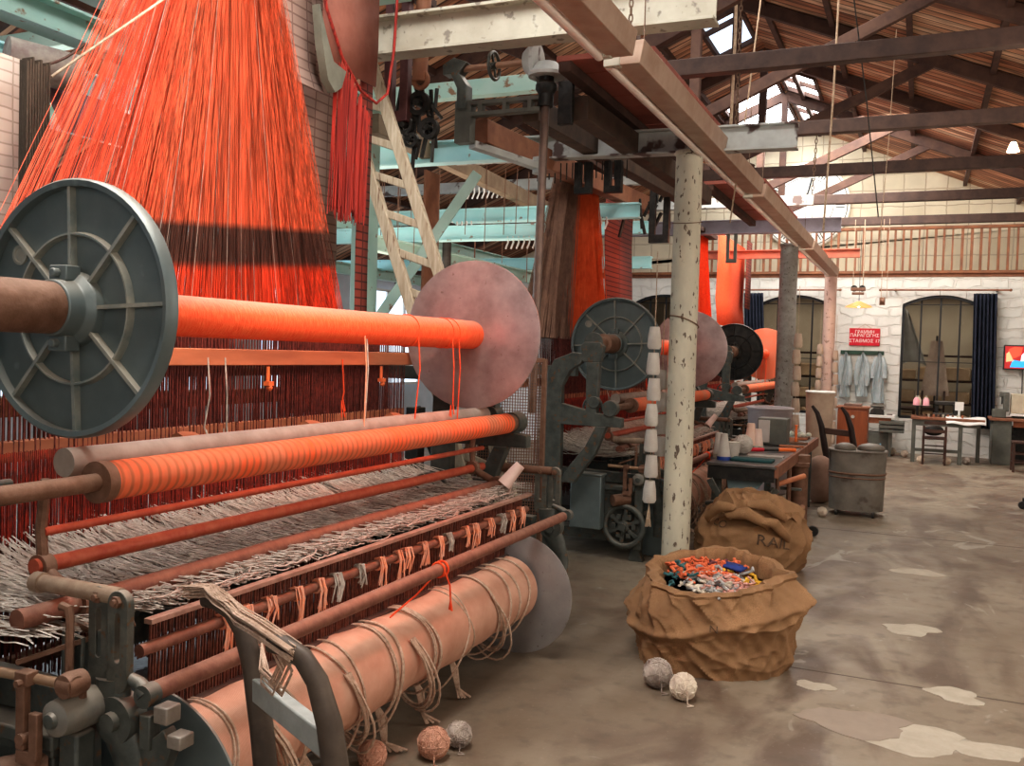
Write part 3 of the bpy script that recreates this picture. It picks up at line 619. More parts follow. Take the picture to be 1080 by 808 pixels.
def end_frame(t, y, s):
    a, b = y, y+s*.07; lo, hi = min(a,b), max(a,b)
    yl, a, b = y, y, y+s*.07
    if s < 0: y = y-.36; a, b = y, y+s*.07; lo, hi = min(a,b), max(a,b)
    m = MB()
    # tall main post with curved shoulder carrying the beam bearing
    m.prism([(-2.66,0),(-2.44,0),(-2.47,.12),(-2.48,1.35),(-2.42,1.47),(-2.33,1.53),(-2.31,1.60),(-2.40,1.61),(-2.55,1.55),(-2.60,1.45),(-2.62,.12)], 'y', lo, hi)
    m.build('main_post', iron, t, bevel=.006)
    m = MB().prism([(-2.32,1.54),(-2.18,1.54),(-2.16,1.66),(-2.19,1.69),(-2.31,1.69),(-2.34,1.66)], 'y', lo, hi).cyl((-2.25,y-.03,1.69),(-2.25,y+s*.07+.03,1.69),.075,24)
    m.build('beam_bearing', iron, t, bevel=.005)
    m = MB().prism([(-2.28,1.1),(-2.20,1.1),(-2.19,1.54),(-2.29,1.54)], 'y', lo, hi); m.build('bearing_stay', iron, t, bevel=.004)
    m = MB().prism([(-2.48,1.06),(-2.0,1.06),(-2.0,1.13),(-2.2,1.16),(-2.48,1.22)], 'y', lo, hi)
    m.cyl((-2.09,y-.02,1.2),(-2.09,y+s*.09,1.2),.06,20).cyl((-2.22,y-.02,1.24),(-2.22,y+s*.08,1.24),.045,18)
    m.build('roller_bracket', iron, t, bevel=.004)
    MB().prism([(-2.48,.62),(-2.40,.75),(-2.28,.90),(-2.20,1.06),(-2.12,1.06),(-2.2,.85),(-2.32,.68),(-2.36,.62)], 'y', lo, hi).build('curved_stay', iron, t, bevel=.004)
    y = yl; a, b = y, y+s*.07; lo, hi = min(a,b), max(a,b)
    m = MB().prism([(-2.02,0),(-1.90,0),(-1.93,.08),(-1.95,.62),(-2.0,.68),(-2.05,.62),(-2.0,.08)], 'y', lo, hi); m.build('front_leg', iron, t, bevel=.006)
    m = MB().prism([(-3.35,0),(-3.2,0),(-3.22,1.5),(-3.33,1.5)], 'y', lo, hi); m.build('rear_leg', iron, t, bevel=.006)
    MB().prism([(-3.3,.60),(-1.95,.60),(-1.95,.68),(-3.3,.70)], 'y', lo, hi).build('cross_rail', iron, t, bevel=.004)
    MB().prism([(-3.3,.14),(-1.98,.14),(-1.98,.22),(-3.3,.22)], 'y', lo, hi).build('cross_rail', iron, t, bevel=.004)
    MB().prism([(-3.3,1.42),(-2.5,1.42),(-2.5,1.5),(-3.3,1.5)], 'y', lo, hi).build('cross_rail', iron, t, bevel=.004)
    m = MB().prism([(-2.45,.24),(-2.06,.24),(-2.06,.58),(-2.45,.58)], 'y', lo+.01, hi-.01)
    m.box((-2.26, y+s*.085, .42), (.30,.04,.24)).cyl((-2.35,y+s*.1,.5),(-2.35,y+s*.13,.5),.025,12)
    m.build('gear_cover', iron, t, bevel=.008)

def wheel(mb, c, R, s, rim=.012, spokes=5, depth=.02, curved=False):
    c = V(c); mb.ring(c, 'y', R-rim, rim, 40, 10)
    for k in range(spokes):
        a = 2*pi*k/spokes + .4; mb.bar(c, c+V(math.cos(a)*(R-rim),0,math.sin(a)*(R-rim)), rim*1.3, depth*.6, up=(0,1,0))
    mb.lathe([(R*.25,-depth),(R*.25,depth),(.001,depth*1.2)], c, 'y', 20); mb.lathe([(R*.25,-depth),(.001,-depth*1.2)], c, 'y', 20)
    mb.cyl(c+V(0,-.05,0), c+V(0,.05,0), R*.1, 12)

def make_loom(lab):
    t = thing('power_loom', (BX, 1.75, 0), lab, 'loom')
    YN, YE = 1.97, 4.56
    # warp beam
    w = MB().cyl((BX,YN,BZ),(BX,YE,BZ),.067,36,.077).build('warp_beam', orange_warp, t)
    ribbed_flange(w, YN, BR, -1, disc_grey, disc_rib, ph=.05)
    MB().lathe(disc_profile(.405, .007), (BX,YE,BZ), 'y', 64).build('flange', disc_steel, w, label='plain worn pinkish steel flange')
    ax = MB().lathe([(.001,-.44),(.05,-.44),(.052,-.36),(.074,-.35),(.074,-.08),(.062,-.07),(.062,0)], (BX,YN,BZ), 'y', 28).build('axle', rust, w)
    MB().cyl((BX,YE,BZ),(BX,YE+.3,BZ),.05,20).build('axle', iron, w)
    for y in (3.85, 4.2, 4.27): MB().ring((BX,y,BZ), 'y', .077, .003, 24, 6).build('tie_cord', cord_orange, w)
    # rollers and rods
    r = MB().cyl((-2.09,1.9,1.20),(-2.09,4.7,1.20),.056,28).build('tension_roller', orange_wrap, t)
    MB().cyl((-2.09,1.45,1.20),(-2.09,1.9,1.20),.026,16).cyl((-2.09,1.895,1.20),(-2.09,1.93,1.2),.059,28).build('axle', rust, r)
    MB().cyl((-2.09,4.68,1.2),(-2.09,4.82,1.2),.05,20).build('axle', rust, r)
    MB().cyl((-2.22,1.9,1.245),(-2.22,4.68,1.245),.042,24).build('guide_roller', dusty_roll, t)
    MB().cyl((-2.25,1.86,1.05),(-2.25,4.74,1.05),.013,12).build('red_rod', red_bar, t)
    MB().cyl((-2.25,1.83,.955),(-2.25,4.74,.945),.023,16).build('red_rod', red_bar, t)
    MB().cyl((-2.10,1.66,.87),(-2.10,4.80,.865),.028,18).build('rocking_shaft', rust_tube, t)
    MB().cyl((-1.775,1.80,.695),(-1.775,4.80,.695),.026,20).build('breast_rail', rust_tube, t)
    for y in (1.86, 4.62):
        m = MB()
        m.tube([(-2.25,y,.95),(-2.2,y,.92),(-2.13,y,.89)], .02, 10); m.lathe([(.045,-.02),(.045,.02)], (-2.10,y,.868), 'y', 20); m.lathe([(.038,-.018),(.038,.018)], (-2.25,y,.95), 'y', 18)
        m.tube([(-2.25,y,.97),(-2.26,y,1.06),(-2.24,y,1.2)], .016, 8)
        m.build('rod_bracket', rust, t)
    # reed: two rails, wires between and below
    rd = MB().bar((-1.945,1.95,.815),(-1.945,4.72,.815),.03,.016).build('reed_rail', M('pinkish worn rail', (.5,.3,.23), (.36,.2,.15), 20, .5, .3), t, bevel=.002)
    MB().cyl((-1.955,1.93,.735),(-1.955,4.70,.735),.019,14).build('lower_rail', rust_tube, t)
    m = MB(); y = 1.98
    while y < 4.66:
        q = U(-.003,.003); m.bar((-1.965+q,y,.80),(-1.97+q,y,.52+U(-.012,.012)),.004,.007); y += .0125
    m.build('reed_wires', M('maroon reed wire', (.32,.11,.07), (.12,.04,.03), 30, .6, .2), rd, smooth=False)['kind'] = 'stuff'
    MB().b2((-2.02,1.95,.47),(-1.94,4.68,.53)).build('lay_beam', wood_dark, t, bevel=.005)
    # yarn tufts on the lower rail
    for k in range(19):
        y = 2.25 + k*.128 + U(-.04,.04); m = MB(); L_ = U(.04,.11)
        for j in range(7):
            p = V(-1.935+U(-.01,.012), y+U(-.016,.016), .765)
            m.tube([p+V(-.03,0,-.01), p, p+V(.012,U(-.01,.01),-.04), p+V(U(-.005,.015),U(-.015,.015),-.05-L_*U(.5,1))], .0035, 4)
        m.ring((-1.955,y,.735), 'y', .022, .006, 14, 5)
        m.build('yarn_tuft', random.choice((cord_pink, cord_white, cord_pink)), t)
    # loose warp ends lying over the loom
    m = MB()
    for k in range(1700):
        y = U(1.75,4.68); y2 = y + U(-.16,.1); c_ = round(y2/.075)*.075+.03*math.sin(round(y2/.075)*7.3); y2 += (c_-y2)*U(.3,.95); x0 = -2.72 + U(-.12,.1); x1 = -2.02 + (U(-.02,.05) if random.random() < .55 else -U(0,.42))
        z0 = .90+U(-.05,.07); z1 = .845+U(-.03,.03); w_ = U(-.03,.03)+.03*math.sin(y*9); ph = U(0,6); a_ = U(.0,.014); pts = []
        for i in range(10):
            u = i/9; pts.append((x0+(x1-x0)*u, y+(y2-y)*u+w_*math.sin(u*4+1)+a_*math.sin(u*14+ph), z0+(z1-z0)*u - .035*math.sin(pi*u) + .02*math.sin(y*23+u*3)*math.sin(pi*u) + U(-.005,.005)))
        m.tube(pts, .0024, 3, caps=False)
    m.build('loose_warp_threads', cord_white, t, smooth=False)['kind'] = 'stuff'
    m = MB()
    for k in range(230):   # tangled hanks at the front edge
        y = U(1.9,4.45); p = V(-2.03+U(-.09,.05), y, .84+U(-.015,.02)); pts = [p]; h_ = U(0,2*pi); w_ = U(-.5,.5)
        for i in range(16):
            h_ += w_+U(-.5,.5); p = p + V(math.sin(h_)*.012, .010+math.cos(h_)*.014, U(-.005,.005)); p.z = max(.825, min(.875, p.z)); p.x = max(-2.14, min(-1.96, p.x)); pts.append(p)
        m.tube(pts, U(.0022,.0042), 4)
    m.build('tangled_hanks', M('grey pink tangled yarn', (.55,.42,.35), (.35,.26,.22), 40, .9), t)['kind'] = 'stuff'
    # heddles: the dark curtain of wires below the harness
    m = MB()
    for k in range(700):
        y = 1.9 + 2.75*k/700; x = -2.9 + (k % 5)*.045; m.bar((x,y,1.74),(x+U(-.01,.01),y+U(-.01,.01),.42+U(-.06,.06)),.004,.004)
    m.build('heddle_wires', heddle_mat, t, smooth=False)['kind'] = 'stuff'
    m = MB()
    for k in range(460):
        y = 2.0+2.6*k/460; x = -2.72+(k % 4)*.012; m.bar((x,y,1.22),(x+U(-.004,.004),y+U(-.004,.004),.92+U(-.03,.03)),.003,.003)
    m.build('lease_cords', M('maroon red lease cord', (.6,.06,.03), (.14,.03,.025), 22, .8), t, smooth=False)['kind'] = 'stuff'
    for x, z, mt in ((-2.69,1.54,orange_wood), (-3.05,1.34,orange_wood), (-2.74,1.22,orange_wood)):
        MB().b2((x-.02,1.95,z-.035),(x+.02,4.66,z+.035)).build('harness_batten', mt, t, bevel=.004)
    for y in (3.35,4.3):
        m = MB().cyl((-2.66,y,1.50),(-2.66,y,1.43),.008,8).box((-2.655,y,1.425),(.03,.035,.02)).sphere((-2.65,y,1.405),.014,10,6); m.build('batten_hook', M('orange painted hook', (.8,.2,.05), (.6,.12,.04)), t)
    for y in (2.55, 3.3, 4.0):
        m = MB().lathe([(.001,0),(.035,0),(.038,.03),(.03,.09),(.001,.09)], (-2.42,y,1.24), 'y', 8).cyl((-2.42,y+.04,1.24),(-2.42,y+.1,1.1),.012,8); m.build('cord_pulley', orange_wood, t)
    # machinery inside
    m = MB().b2((-3.1,2.0,.20),(-2.2,4.6,.34)).b2((-3.1,2.0,.50),(-2.85,4.6,.60)).b2((-2.35,2.0,.40),(-2.25,4.6,.5)); m.build('bed_frame', iron_dark, t, bevel=.006)
    for y in (2.4,3.0,3.7,4.2,4.5):
        m = MB()
        m.cyl((-3.0,y,.62),(-2.1,y,.70),.018,8); m.box((-2.5,y,.62),(.16,.07,.12)); m.lathe([(.09,-.02),(.1,0),(.09,.02)], (-2.4,y+.06,.68), 'y', 20); m.cyl((-2.4,y-.05,.68),(-2.4,y+.15,.68),.02,8)
        m.build('tappet_gear', iron, t)
    for y, x in ((4.45,-2.42),(4.9,-2.38)):
        m = MB(); wheel(m, (x,y,.78), .15, 1, .013, 6); m.build('gear_wheel', iron, t)
    for y, s in ((1.80,-1), (4.78,1)): end_frame(t, y, s)
    for y, s in ((1.78,-1), (4.86,1)): lever_pair(t, y, s)
    # cross shafts
    m = MB().cyl((-2.3,1.8,.3),(-2.3,4.8,.3),.025,14).cyl((-2.75,1.8,.5),(-2.75,4.8,.5),.03,14).cyl((-3.25,1.8,1.46),(-3.25,4.8,1.46),.03,12); m.build('cross_shaft', rust, t)
    # cloth roll with cords
    CX, CZ, CR = -1.93, .36, .165
    c = MB().grid(lambda u, v: V(CX+math.cos(2*pi*u)*(CR+.004*math.sin(v*21)+.003*math.sin(v*57)), 1.98+2.44*v, CZ+math.sin(2*pi*u)*(CR+.004*math.sin(v*21)+.003*math.sin(v*57))), 48, 80, True)
    for y in (1.98, 4.42): c.lathe([(.001,0),(CR,0)], (CX,y,CZ), 'y', 48)
    c = c.build('cloth_roll', peach_cloth, t)
    MB().lathe(disc_profile(.315, .006), (CX+.03,4.46,.33), 'y', 64).build('roll_flange', disc_steel2, c, label='large plain grey steel disc')
    MB().lathe(disc_profile(.315, .008), (CX+.03,1.93,.33), 'y', 64).build('roll_flange', disc_grey, c)
    MB().cyl((CX,1.75,.34),(CX,4.85,.34),.035,16).build('roll_axle', iron, c)
    for k, y in enumerate((2.10,2.45,2.75,2.78,3.02,3.07,3.32,3.36,3.62,3.66,3.95,4.08,4.2,4.3)):
        tl = U(-.12,.12); m = MB()
        for q in range(2):
            off = U(-.01,.01); m.tube([(CX+(CR+.007)*math.cos(a), y+off+tl*math.sin(a)*.6+.008*math.sin(3*a+k), CZ+(CR+.007)*math.sin(a)-(.05*max(0,-math.sin(a))**2*(k % 3))) for a in [2*pi*i/36 for i in range(36)]], .0045, 5, closed=True)
        m.build('wrapped_cord', cord_beige, c)
    m = MB()
    for y, n_ in ((2.25,7),(2.7,5),(3.15,6),(3.9,3)):
        for j in range(n_):
            a0 = -.5; d = U(.0,.09); pts = []
            for i in range(14):
                u = i/13; ang = .6 - u*2.7; rr = CR+.012+d*math.sin(pi*u)**1.5
                pts.append((CX+rr*math.cos(ang), y+.25*u+U(-.004,.004)+j*.006, max(.03, CZ+rr*math.sin(ang)-.05*math.sin(pi*u))))
            m.tube(pts, .005, 5)
    m.build('slack_cords', cord_beige, c)['kind'] = 'stuff'
    for y in (2.2,2.62,3.1,3.42,3.75):
        m = MB()
        for j in range(5):
            q = U(-.012,.012); m.tube([(CX+.02,y+q,CZ-CR),(CX+.05+q,y+q*2,.14),(CX+.06+q,y+.01,.05),(CX+.1+q*3,y+.03+q*3,.012)], .006, 5)
        m.build('hanging_cord', cord_beige, c)
    # orange yarn knotted on the breast rail and cords hung from the warp beam
    m = MB().ring((-1.775,3.35,.695),'y',.03,.005,16,6).ring((-1.775,3.38,.695),'y',.031,.005,16,6)
    m.tube([(-1.75,3.36,.69),(-1.735,3.38,.63),(-1.74,3.4,.56)], .004, 5).tube([(-1.76,3.3,.69),(-1.8,3.22,.62),(-1.85,3.1,.55)], .004, 5)
    for j in range(5): m.tube([(-1.74,3.4,.56),(-1.74+U(-.015,.015),3.4+U(-.015,.015),.52)], .004, 4)
    m.build('knotted_yarn', cord_orange, t)
    for y, x, zb, mt in ((3.40,-2.19,1.16,cord_pink),(3.43,-2.2,1.2,cord_white),(3.62,-2.45,1.3,cord_orange),(3.85,-2.18,1.19,cord_orange),(4.2,-2.18,1.27,cord_orange),(4.27,-2.18,1.16,cord_orange),(2.9,-2.6,1.2,cord_white),(3.0,-2.6,1.2,cord_white)):
        m = MB(); z0 = 1.66 if x > -2.4 else 1.54
        m.tube([(x,y,z0),(x+.01,y+.004,z0-.15),(x+U(-.01,.01),y+U(-.01,.01),zb+.06),(x+.015,y+.01,zb)], .0035, 5)
        for j in range(3): m.tube([(x,y,zb+.05),(x+U(-.01,.02),y+U(-.02,.02),zb-.03)], .0025, 4)
        m.build('hanging_cord', mt, t)
    # hand wheel and drive wheel at the near end
    m = MB(); wheel(m, (-2.31,1.62,1.19), .085, -1, .009, 5); m.cyl((-2.31,1.62,1.19),(-2.31,1.8,1.19),.014,10); m.build('hand_wheel', iron, t)
    m = MB(); wheel(m, (-2.04,1.66,.28), .175, -1, .022, 6, .03); m.cyl((-2.04,1.6,.28),(-2.04,1.85,.28),.03,12)
    for k in range(6):
        a = 2*pi*k/6; m.box((-2.04+.08*math.cos(a),1.66,.28+.08*math.sin(a)), (.035,.03,.035))
    m.build('drive_wheel', iron, t)
    # near end fittings: ratchet box, rods and stops
    def nb(m, name, mat, dx=0, dz=0, bev=0):
        m.v = [(v[0]+dx, v[1], v[2]+dz) for v in m.v]; return m.build(name, mat, t, bevel=bev)
    nb(MB().b2((-2.45,1.66,.56),(-1.97,1.80,.60)).b2((-2.43,1.68,.53),(-1.99,1.79,.56)).b2((-2.40,1.69,.20),(-2.00,1.79,.54)), 'ratchet_box', iron, .0, -.01, .006)
    nb(MB().b2((-2.34,1.675,.36),(-2.325,1.69,.5)).b2((-2.16,1.675,.36),(-2.145,1.69,.5)), 'slot_cover', iron_dark, .1)
    nb(MB().bar((-2.055,1.63,.60),(-2.055,1.63,.79),.022,.03).bar((-2.01,1.63,.58),(-2.01,1.63,.70),.02,.03).b2((-2.07,1.62,.565),(-2.0,1.64,.60)).b2((-2.07,1.615,.765),(-2.025,1.65,.80)), 'slotted_stop', rust, .02, -.04, .003)
    nb(MB().cyl((-2.045,1.60,.775),(-2.045,1.66,.775),.010,6), 'bolt', rust, .02, -.04)
    nb(MB().cyl((-2.045,1.61,.63),(-2.045,1.66,.63),.016,10), 'bolt', rust, .02, -.04)
    nb(MB().cyl((-2.20,1.62,.775),(-1.95,1.66,.765),.013,12), 'adjusting_rod', M('rusted brass rod', (.42,.28,.18), (.3,.18,.11), 20, .5, .5), .03, -.03)
    nb(MB().lathe([(.018,-.02),(.03,-.02),(.033,.0),(.03,.04),(.018,.05)], (-1.94,1.66,.765), 'y', 18).cyl((-1.96,1.66,.765),(-1.915,1.66,.765),.026,16), 'clamp_collar', rust, .03, -.03)
    nb(MB().tube([(-1.98,1.72,.72),(-1.98,1.72,.87),(-1.985,1.72,.892),(-2.01,1.72,.895)], [.011,.011,.012,.013], 8), 'hooked_rod', rust, .0, .01)
    nb(MB().bar((-2.1,1.66,.72),(-1.90,1.86,.80),.008,.012), 'thin_rod', rust, .0, .04)
    nb(MB().cyl((-2.35,1.70,.80),(-1.98,1.86,.82),.015,10), 'guide_rod', rust, .0, .0)
    nb(MB().cyl((-2.35,1.86,.80),(-2.08,1.98,.83),.012,10), 'guide_rod', rust)
    nb(MB().prism([(-2.02,.66),(-1.90,.66),(-1.885,.80),(-1.95,.83),(-2.04,.8),(-2.06,.74)],'y',1.80,1.83).box((-1.93,1.79,.76),(.02,.04,.18)).box((-2.06,1.79,.75),(.02,.04,.16)), 'catch_plate', iron, .0, -.01, .003)
    nb(MB().tube([(-2.03,1.75,.72),(-1.97,1.75,.72),(-1.965,1.75,.82),(-2.03,1.75,.83)],.006,6,closed=True), 'wire_loop', iron)
    nb(MB().lathe([(.001,-.10),(.03,-.10),(.045,-.09),(.05,-.05),(.05,.03)], (-1.935,1.73,.62), 'y', 26), 'pivot_boss', M('dusty grey casting', (.17,.16,.14), (.26,.23,.19), 10, .6, .2, .2, dust=(.4,.34,.27)), .0, .03)
    nb(MB().lathe([(.001,-.112),(.012,-.112),(.018,-.11),(.022,-.10),(.001,-.10)], (-1.935,1.73,.62), 'y', 16), 'boss_cap', iron, .0, .03)
    nb(MB().cyl((-1.91,1.70,.66),(-1.91,1.70,.69),.011,6), 'bolt', rust, .0, .03)
    nb(MB().b2((-1.97,1.68,.10),(-1.905,1.74,.60)), 'upright_bar', iron, .0, .0, .008)
    nb(MB().b2((-1.80,1.76,.54),(-1.765,1.80,.63)).prism([(-1.83,.38),(-1.74,.46),(-1.70,.56),(-1.73,.60),(-1.79,.55),(-1.84,.54)],'y',1.77,1.81), 'pawl_plate', iron, .02, .02, .004)
    nb(MB().box((-1.735,1.79,.635),(.045,.05,.045)), 'catch_block', M('bare worn iron', (.36,.31,.26), (.22,.18,.15), 15, .5, .4), .02, .02, .004)
    nb(MB().box((-1.69,1.79,.575),(.045,.05,.035)), 'catch_block', MATS['bare worn iron'], .02, .02, .004)
    nb(MB().b2((-2.45,1.55,.25),(-2.20,1.66,.66)).b2((-2.46,1.54,.66),(-2.19,1.67,.68)), 'side_casting', disc_grey, .0, .0, .008)
    nb(MB().cyl((-2.14,1.60,.50),(-2.04,1.70,.51),.045,20), 'round_bar_end', rust, .02, -.02)
    # yarn cone standing at the far end on a peg
    m = MB().lathe([(.001,-.07),(.038,-.07),(.028,.07),(.016,.07),(.016,.05),(.001,.05)], (0,0,0), 'z', 24)
    R_ = Matrix.Rotation(.6,3,'Y') @ Matrix.Rotation(-.35,3,'X'); m.v = [tuple(R_ @ V(v) + V(-1.98,4.55,.94)) for v in m.v]
    m.cyl((-2.02,4.58,.80),(-1.98,4.55,.9),.008,8)
    m.build('yarn_cone', M('pink white cone', (.75,.55,.48), (.65,.45,.38), 10, .8), t)
    return t
loom = make_loom('nearest power loom with a bright orange warp beam and a big spoked grey disc')

def make_harness(lab, main, side):
    t = thing('harness_cords', (-2.9, 1.75, 0), lab, 'harness')
    def fan(name, mat, n, ya, yb, yta, ytb, zt, zb=1.72, xb=(-2.93,-2.70), xt=(-3.0,-2.85), r=.0017, brk=.0):
        m = MB()
        for k in range(n):
            u = (k+U(0,1))/n; xx = U(0,1)
            p = V(xb[0]+(xb[1]-xb[0])*xx, ya+(yb-ya)*u, zb+U(-.02,.02)); q = V(xt[0]+(xt[1]-xt[0])*xx, yta+(ytb-yta)*(u+U(-.06,.06)), zt+U(-.03,.03))
            mid = p.lerp(q, .5) + V(U(-.006,.006), U(-.01,.01), 0)
            m.tube([p, mid, q], r, 3, caps=False)
        o = m.build(name, mat, t, smooth=False); o['kind'] = 'stuff'; return o
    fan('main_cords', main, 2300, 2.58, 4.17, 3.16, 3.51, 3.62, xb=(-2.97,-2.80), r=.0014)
    fan('side_cords', side, 260, 2.10, 2.7, 3.02, 3.2, 3.6, xb=(-2.97,-2.80), r=.0012)
    fan('pale_cords', cord_white, 60, 2.3, 4.0, 3.06, 3.5, 3.6, xb=(-2.95,-2.79), r=.0012)
    m = MB().b2((-3.02,3.05,3.6),(-2.82,3.75,3.66)); m.build('comber_board', wood_dark, t, bevel=.004)
    return t
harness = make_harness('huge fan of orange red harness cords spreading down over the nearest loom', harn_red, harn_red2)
OFF = 5.22
loom2 = copy_tree(loom, (BX, 1.75+OFF, 0), 'second power loom, standing behind the thick cream column')
loom3 = copy_tree(loom, (BX, 1.75+2*OFF, 0), 'farthest power loom with a blackened spoked disc near the far wall')
for o in (loom, loom2, loom3): o['group'] = 'power looms in a line'
# second and third harness have their own colours
def harness_b(y0, lab, a, b, na=700, nb=450):
    t = thing('harness_cords', (-2.9, y0, 0), lab, 'harness')
    m = MB()
    for k in range(na):
        u = U(0,1); m.tube([(U(-2.95,-2.8), y0+1.05+1.35*u, 1.72), (U(-2.95,-2.85), y0+1.5+.45*u, 3.32)], .003, 3, caps=False)
    m.build('main_cords', a, t, smooth=False)['kind'] = 'stuff'
    m = MB()
    for k in range(nb):
        u = U(0,1); g = int(u*3)*.1; m.tube([(U(-2.9,-2.7), y0+.25+.75*u, 1.72), (U(-2.95,-2.85), y0+1.15+.3*u+g*.3, 3.3)], .0033, 3, caps=False)
    m.build('side_cords', b, t, smooth=False)['kind'] = 'stuff'
    MB().b2((-3.02,y0+1.0,3.3),(-2.75,y0+2.1,3.36)).build('comber_board', wood_dark, t, bevel=.004)
    return t
harness_b(6.4, 'brown and orange harness cords fanning above the second loom', harn_rust, harn_brown)
harness_b(11.4, 'bright orange red harness cords above the farthest loom', cord_orange, harn_red2)
# blackened near disc on the third loom
for ch in loom3.children:
    if ch.name.startswith('warp_beam'):
        for f in ch.children:
            if f.name.startswith('flange') and f.children:
                for o in [f]+list(f.children): o.data = o.data.copy(); o.data.materials[0] = iron_dark
            elif f.name.startswith('flange'): f.data = f.data.copy(); f.data.materials[0] = M('orange lit steel plate', (.75,.2,.1), (.7,.25,.15), 4, .4, .3); f['label'] = 'orange tinted steel flange'  # this copy of the steel has orange light put into its colour
# hanging cord from fixture knots etc. on loom 1 front: cords tied on the hand truck come later
# ------------------------------------------------------------------ pattern card chains, cords and gantry machinery
def card_sheet(name, mat, pts, w_dir, w, lab, cat='pattern cards', group=None, thick=.006):
    # pts: polyline of the hanging sheet's centre; w_dir: width direction; w: width
    d = V(w_dir).normalized()*w/2; m = MB(); P = [V(p) for p in pts]; n = len(P)
    vs = [p-d for p in P] + [p+d for p in P]
    m.add(vs, [(i, i+1, n+i+1, n+i) for i in range(n-1)])
    return m.solo(name, mat, lab, cat, group, smooth=True, solid=thick)
def arc(a, b, sag, n=12):
    a = V(a); b = V(b); return [a.lerp(b, i/n) + V(0,0,-sag*4*(i/n)*(1-i/n)) for i in range(n+1)]
# wide pale chain to the right of the big fan
card_sheet('card_chain', card_pale, [(-3.4,4.62,3.75),(-3.36,4.62,3.4),(-3.38,4.62,3.0),(-3.38,4.63,2.4),(-3.38,4.64,1.75),(-3.36,4.66,1.2)], (0,1,0), .52, 'wide pale pinkish chain of punched pattern cards hanging beside the big orange fan', group='hanging pattern card chains')
card_sheet('card_chain', card_pale, [(-3.12,4.0,3.8),(-3.1,4.0,3.4),(-3.08,4.02,3.1),(-3.04,4.04,2.98),(-3.0,4.06,2.96)], (0,1,0), .42, 'upper loop of pale cards over the right edge of the big fan', group='hanging pattern card chains')
MB().prism([(4.10,3.40),(4.13,3.22),(4.19,3.03),(4.26,2.98),(4.32,3.02),(4.36,3.12),(4.24,3.14),(4.17,3.26)], 'x', -3.02, -2.97).solo('card_chain', M('grey green card underside', (.20,.20,.16), (.13,.13,.10), 6, .8), 'dark grey green end of a curled card chain beside the deep red cords', 'pattern cards', 'hanging pattern card chains')
card_sheet('card_chain', card_red, [(-3.15,4.83,3.8),(-3.14,4.83,3.0),(-3.15,4.83,2.2),(-3.15,4.84,1.5),(-3.15,4.84,1.1)], (0,1,0), .13, 'narrow dark red chain of laced pattern cards just left of the ladder', group='hanging pattern card chains')
card_sheet('card_chain', M('maroon sheer card film', (.36,.14,.10), (.26,.09,.06), 5, .7, alpha=.8), [(-3.05,4.52,3.95),(-3.05,4.52,3.4),(-3.06,4.52,3.16)], (0,1,0), .56, 'brownish maroon card sheet looped above the deep red cords', group='hanging pattern card chains')
for k, (x, y, h) in enumerate(((-3.15,2.30,1.62),(-3.18,2.42,1.5))):
    pass
card_sheet('card_chain', card_white, [(-3.2,2.36,2.66),(-3.2,2.36,2.5),(-3.2,2.36,1.9),(-3.2,2.36,1.4)], (0,1,0), .30, 'whitish card chain hanging at the left edge above the spoked disc', group='hanging pattern card chains')
m = MB()
for i in range(9): m.b2((-3.24, 2.53+i*.012, 1.95), (-3.18, 2.538+i*.012, 2.66+.01*(i%3)))
m.solo('card_stack', card_dark, 'dark brown stack of folded cards hanging beside the whitish card chain at the left edge', 'pattern cards')
m = MB().cyl((-4.3,3.3,3.02),(-4.15,3.62,3.0),.10,20); m.solo('dust_sack', M('mottled cream fabric roll', (.5,.45,.38), (.3,.22,.2), 12, .9), 'mottled cream fabric roll wedged under the beams at top left', 'fabric roll')
card_sheet('card_chain', M('purple brown card back', (.25,.15,.16), (.18,.1,.11), 14, .8), [(-4.3,3.75,2.95),(-4.25,3.8,2.8),(-4.2,3.8,2.7)], (0,1,0), .5, 'purple brown card sheet under the beams behind the left side of the fan', group='hanging pattern card chains')
# thin cords across the top left
MB().tube([(-2.35,1.95,2.36),(-2.3,2.6,2.95),(-2.3,2.9,3.2)], .004, 6).solo('pull_cord', rope_mat, 'taut pale cord running diagonally across the top left corner', 'cord')
MB().tube(arc((-3.3,2.35,2.75),(-3.3,2.9,2.85),.12), .006, 6).solo('slack_cable', wood_dark, 'dark slack cable curving below the beams at top left', 'cable')
# deep red bunch of cords beside the pale cards
t = thing('red_cord_bunch', (-3.05,4.55,1.9), 'bunch of deep red cords hanging between the pale cards and the ladder', 'cords')
m = MB()
for k in range(170):
    u = U(0,1); x = -3.02+U(-.04,.04); y = 4.36+.28*u; m.tube([(x,y,3.16-.25*(u-.1)),(x+U(-.01,.01),y-.02,2.8),(x,y-.03+U(-.012,.012),2.36+U(-.06,.04))], .0035, 3, caps=False)
m.build('cords', cord_red, t, smooth=False)['kind'] = 'stuff'
m = MB()
for j in range(3): m.tube([(-3.0,4.12+.01*j,3.75),(-3.0,4.2,3.42),(-3.0,4.36,3.2),(-3.0,4.55,3.07),(-3.0,4.72,3.04),(-3.0,4.84,3.13),(-3.0,4.9,3.4),(-3.0,4.93,3.8)], .009-.002*j, 6)
m.build('loop_cord', cord_red, t)
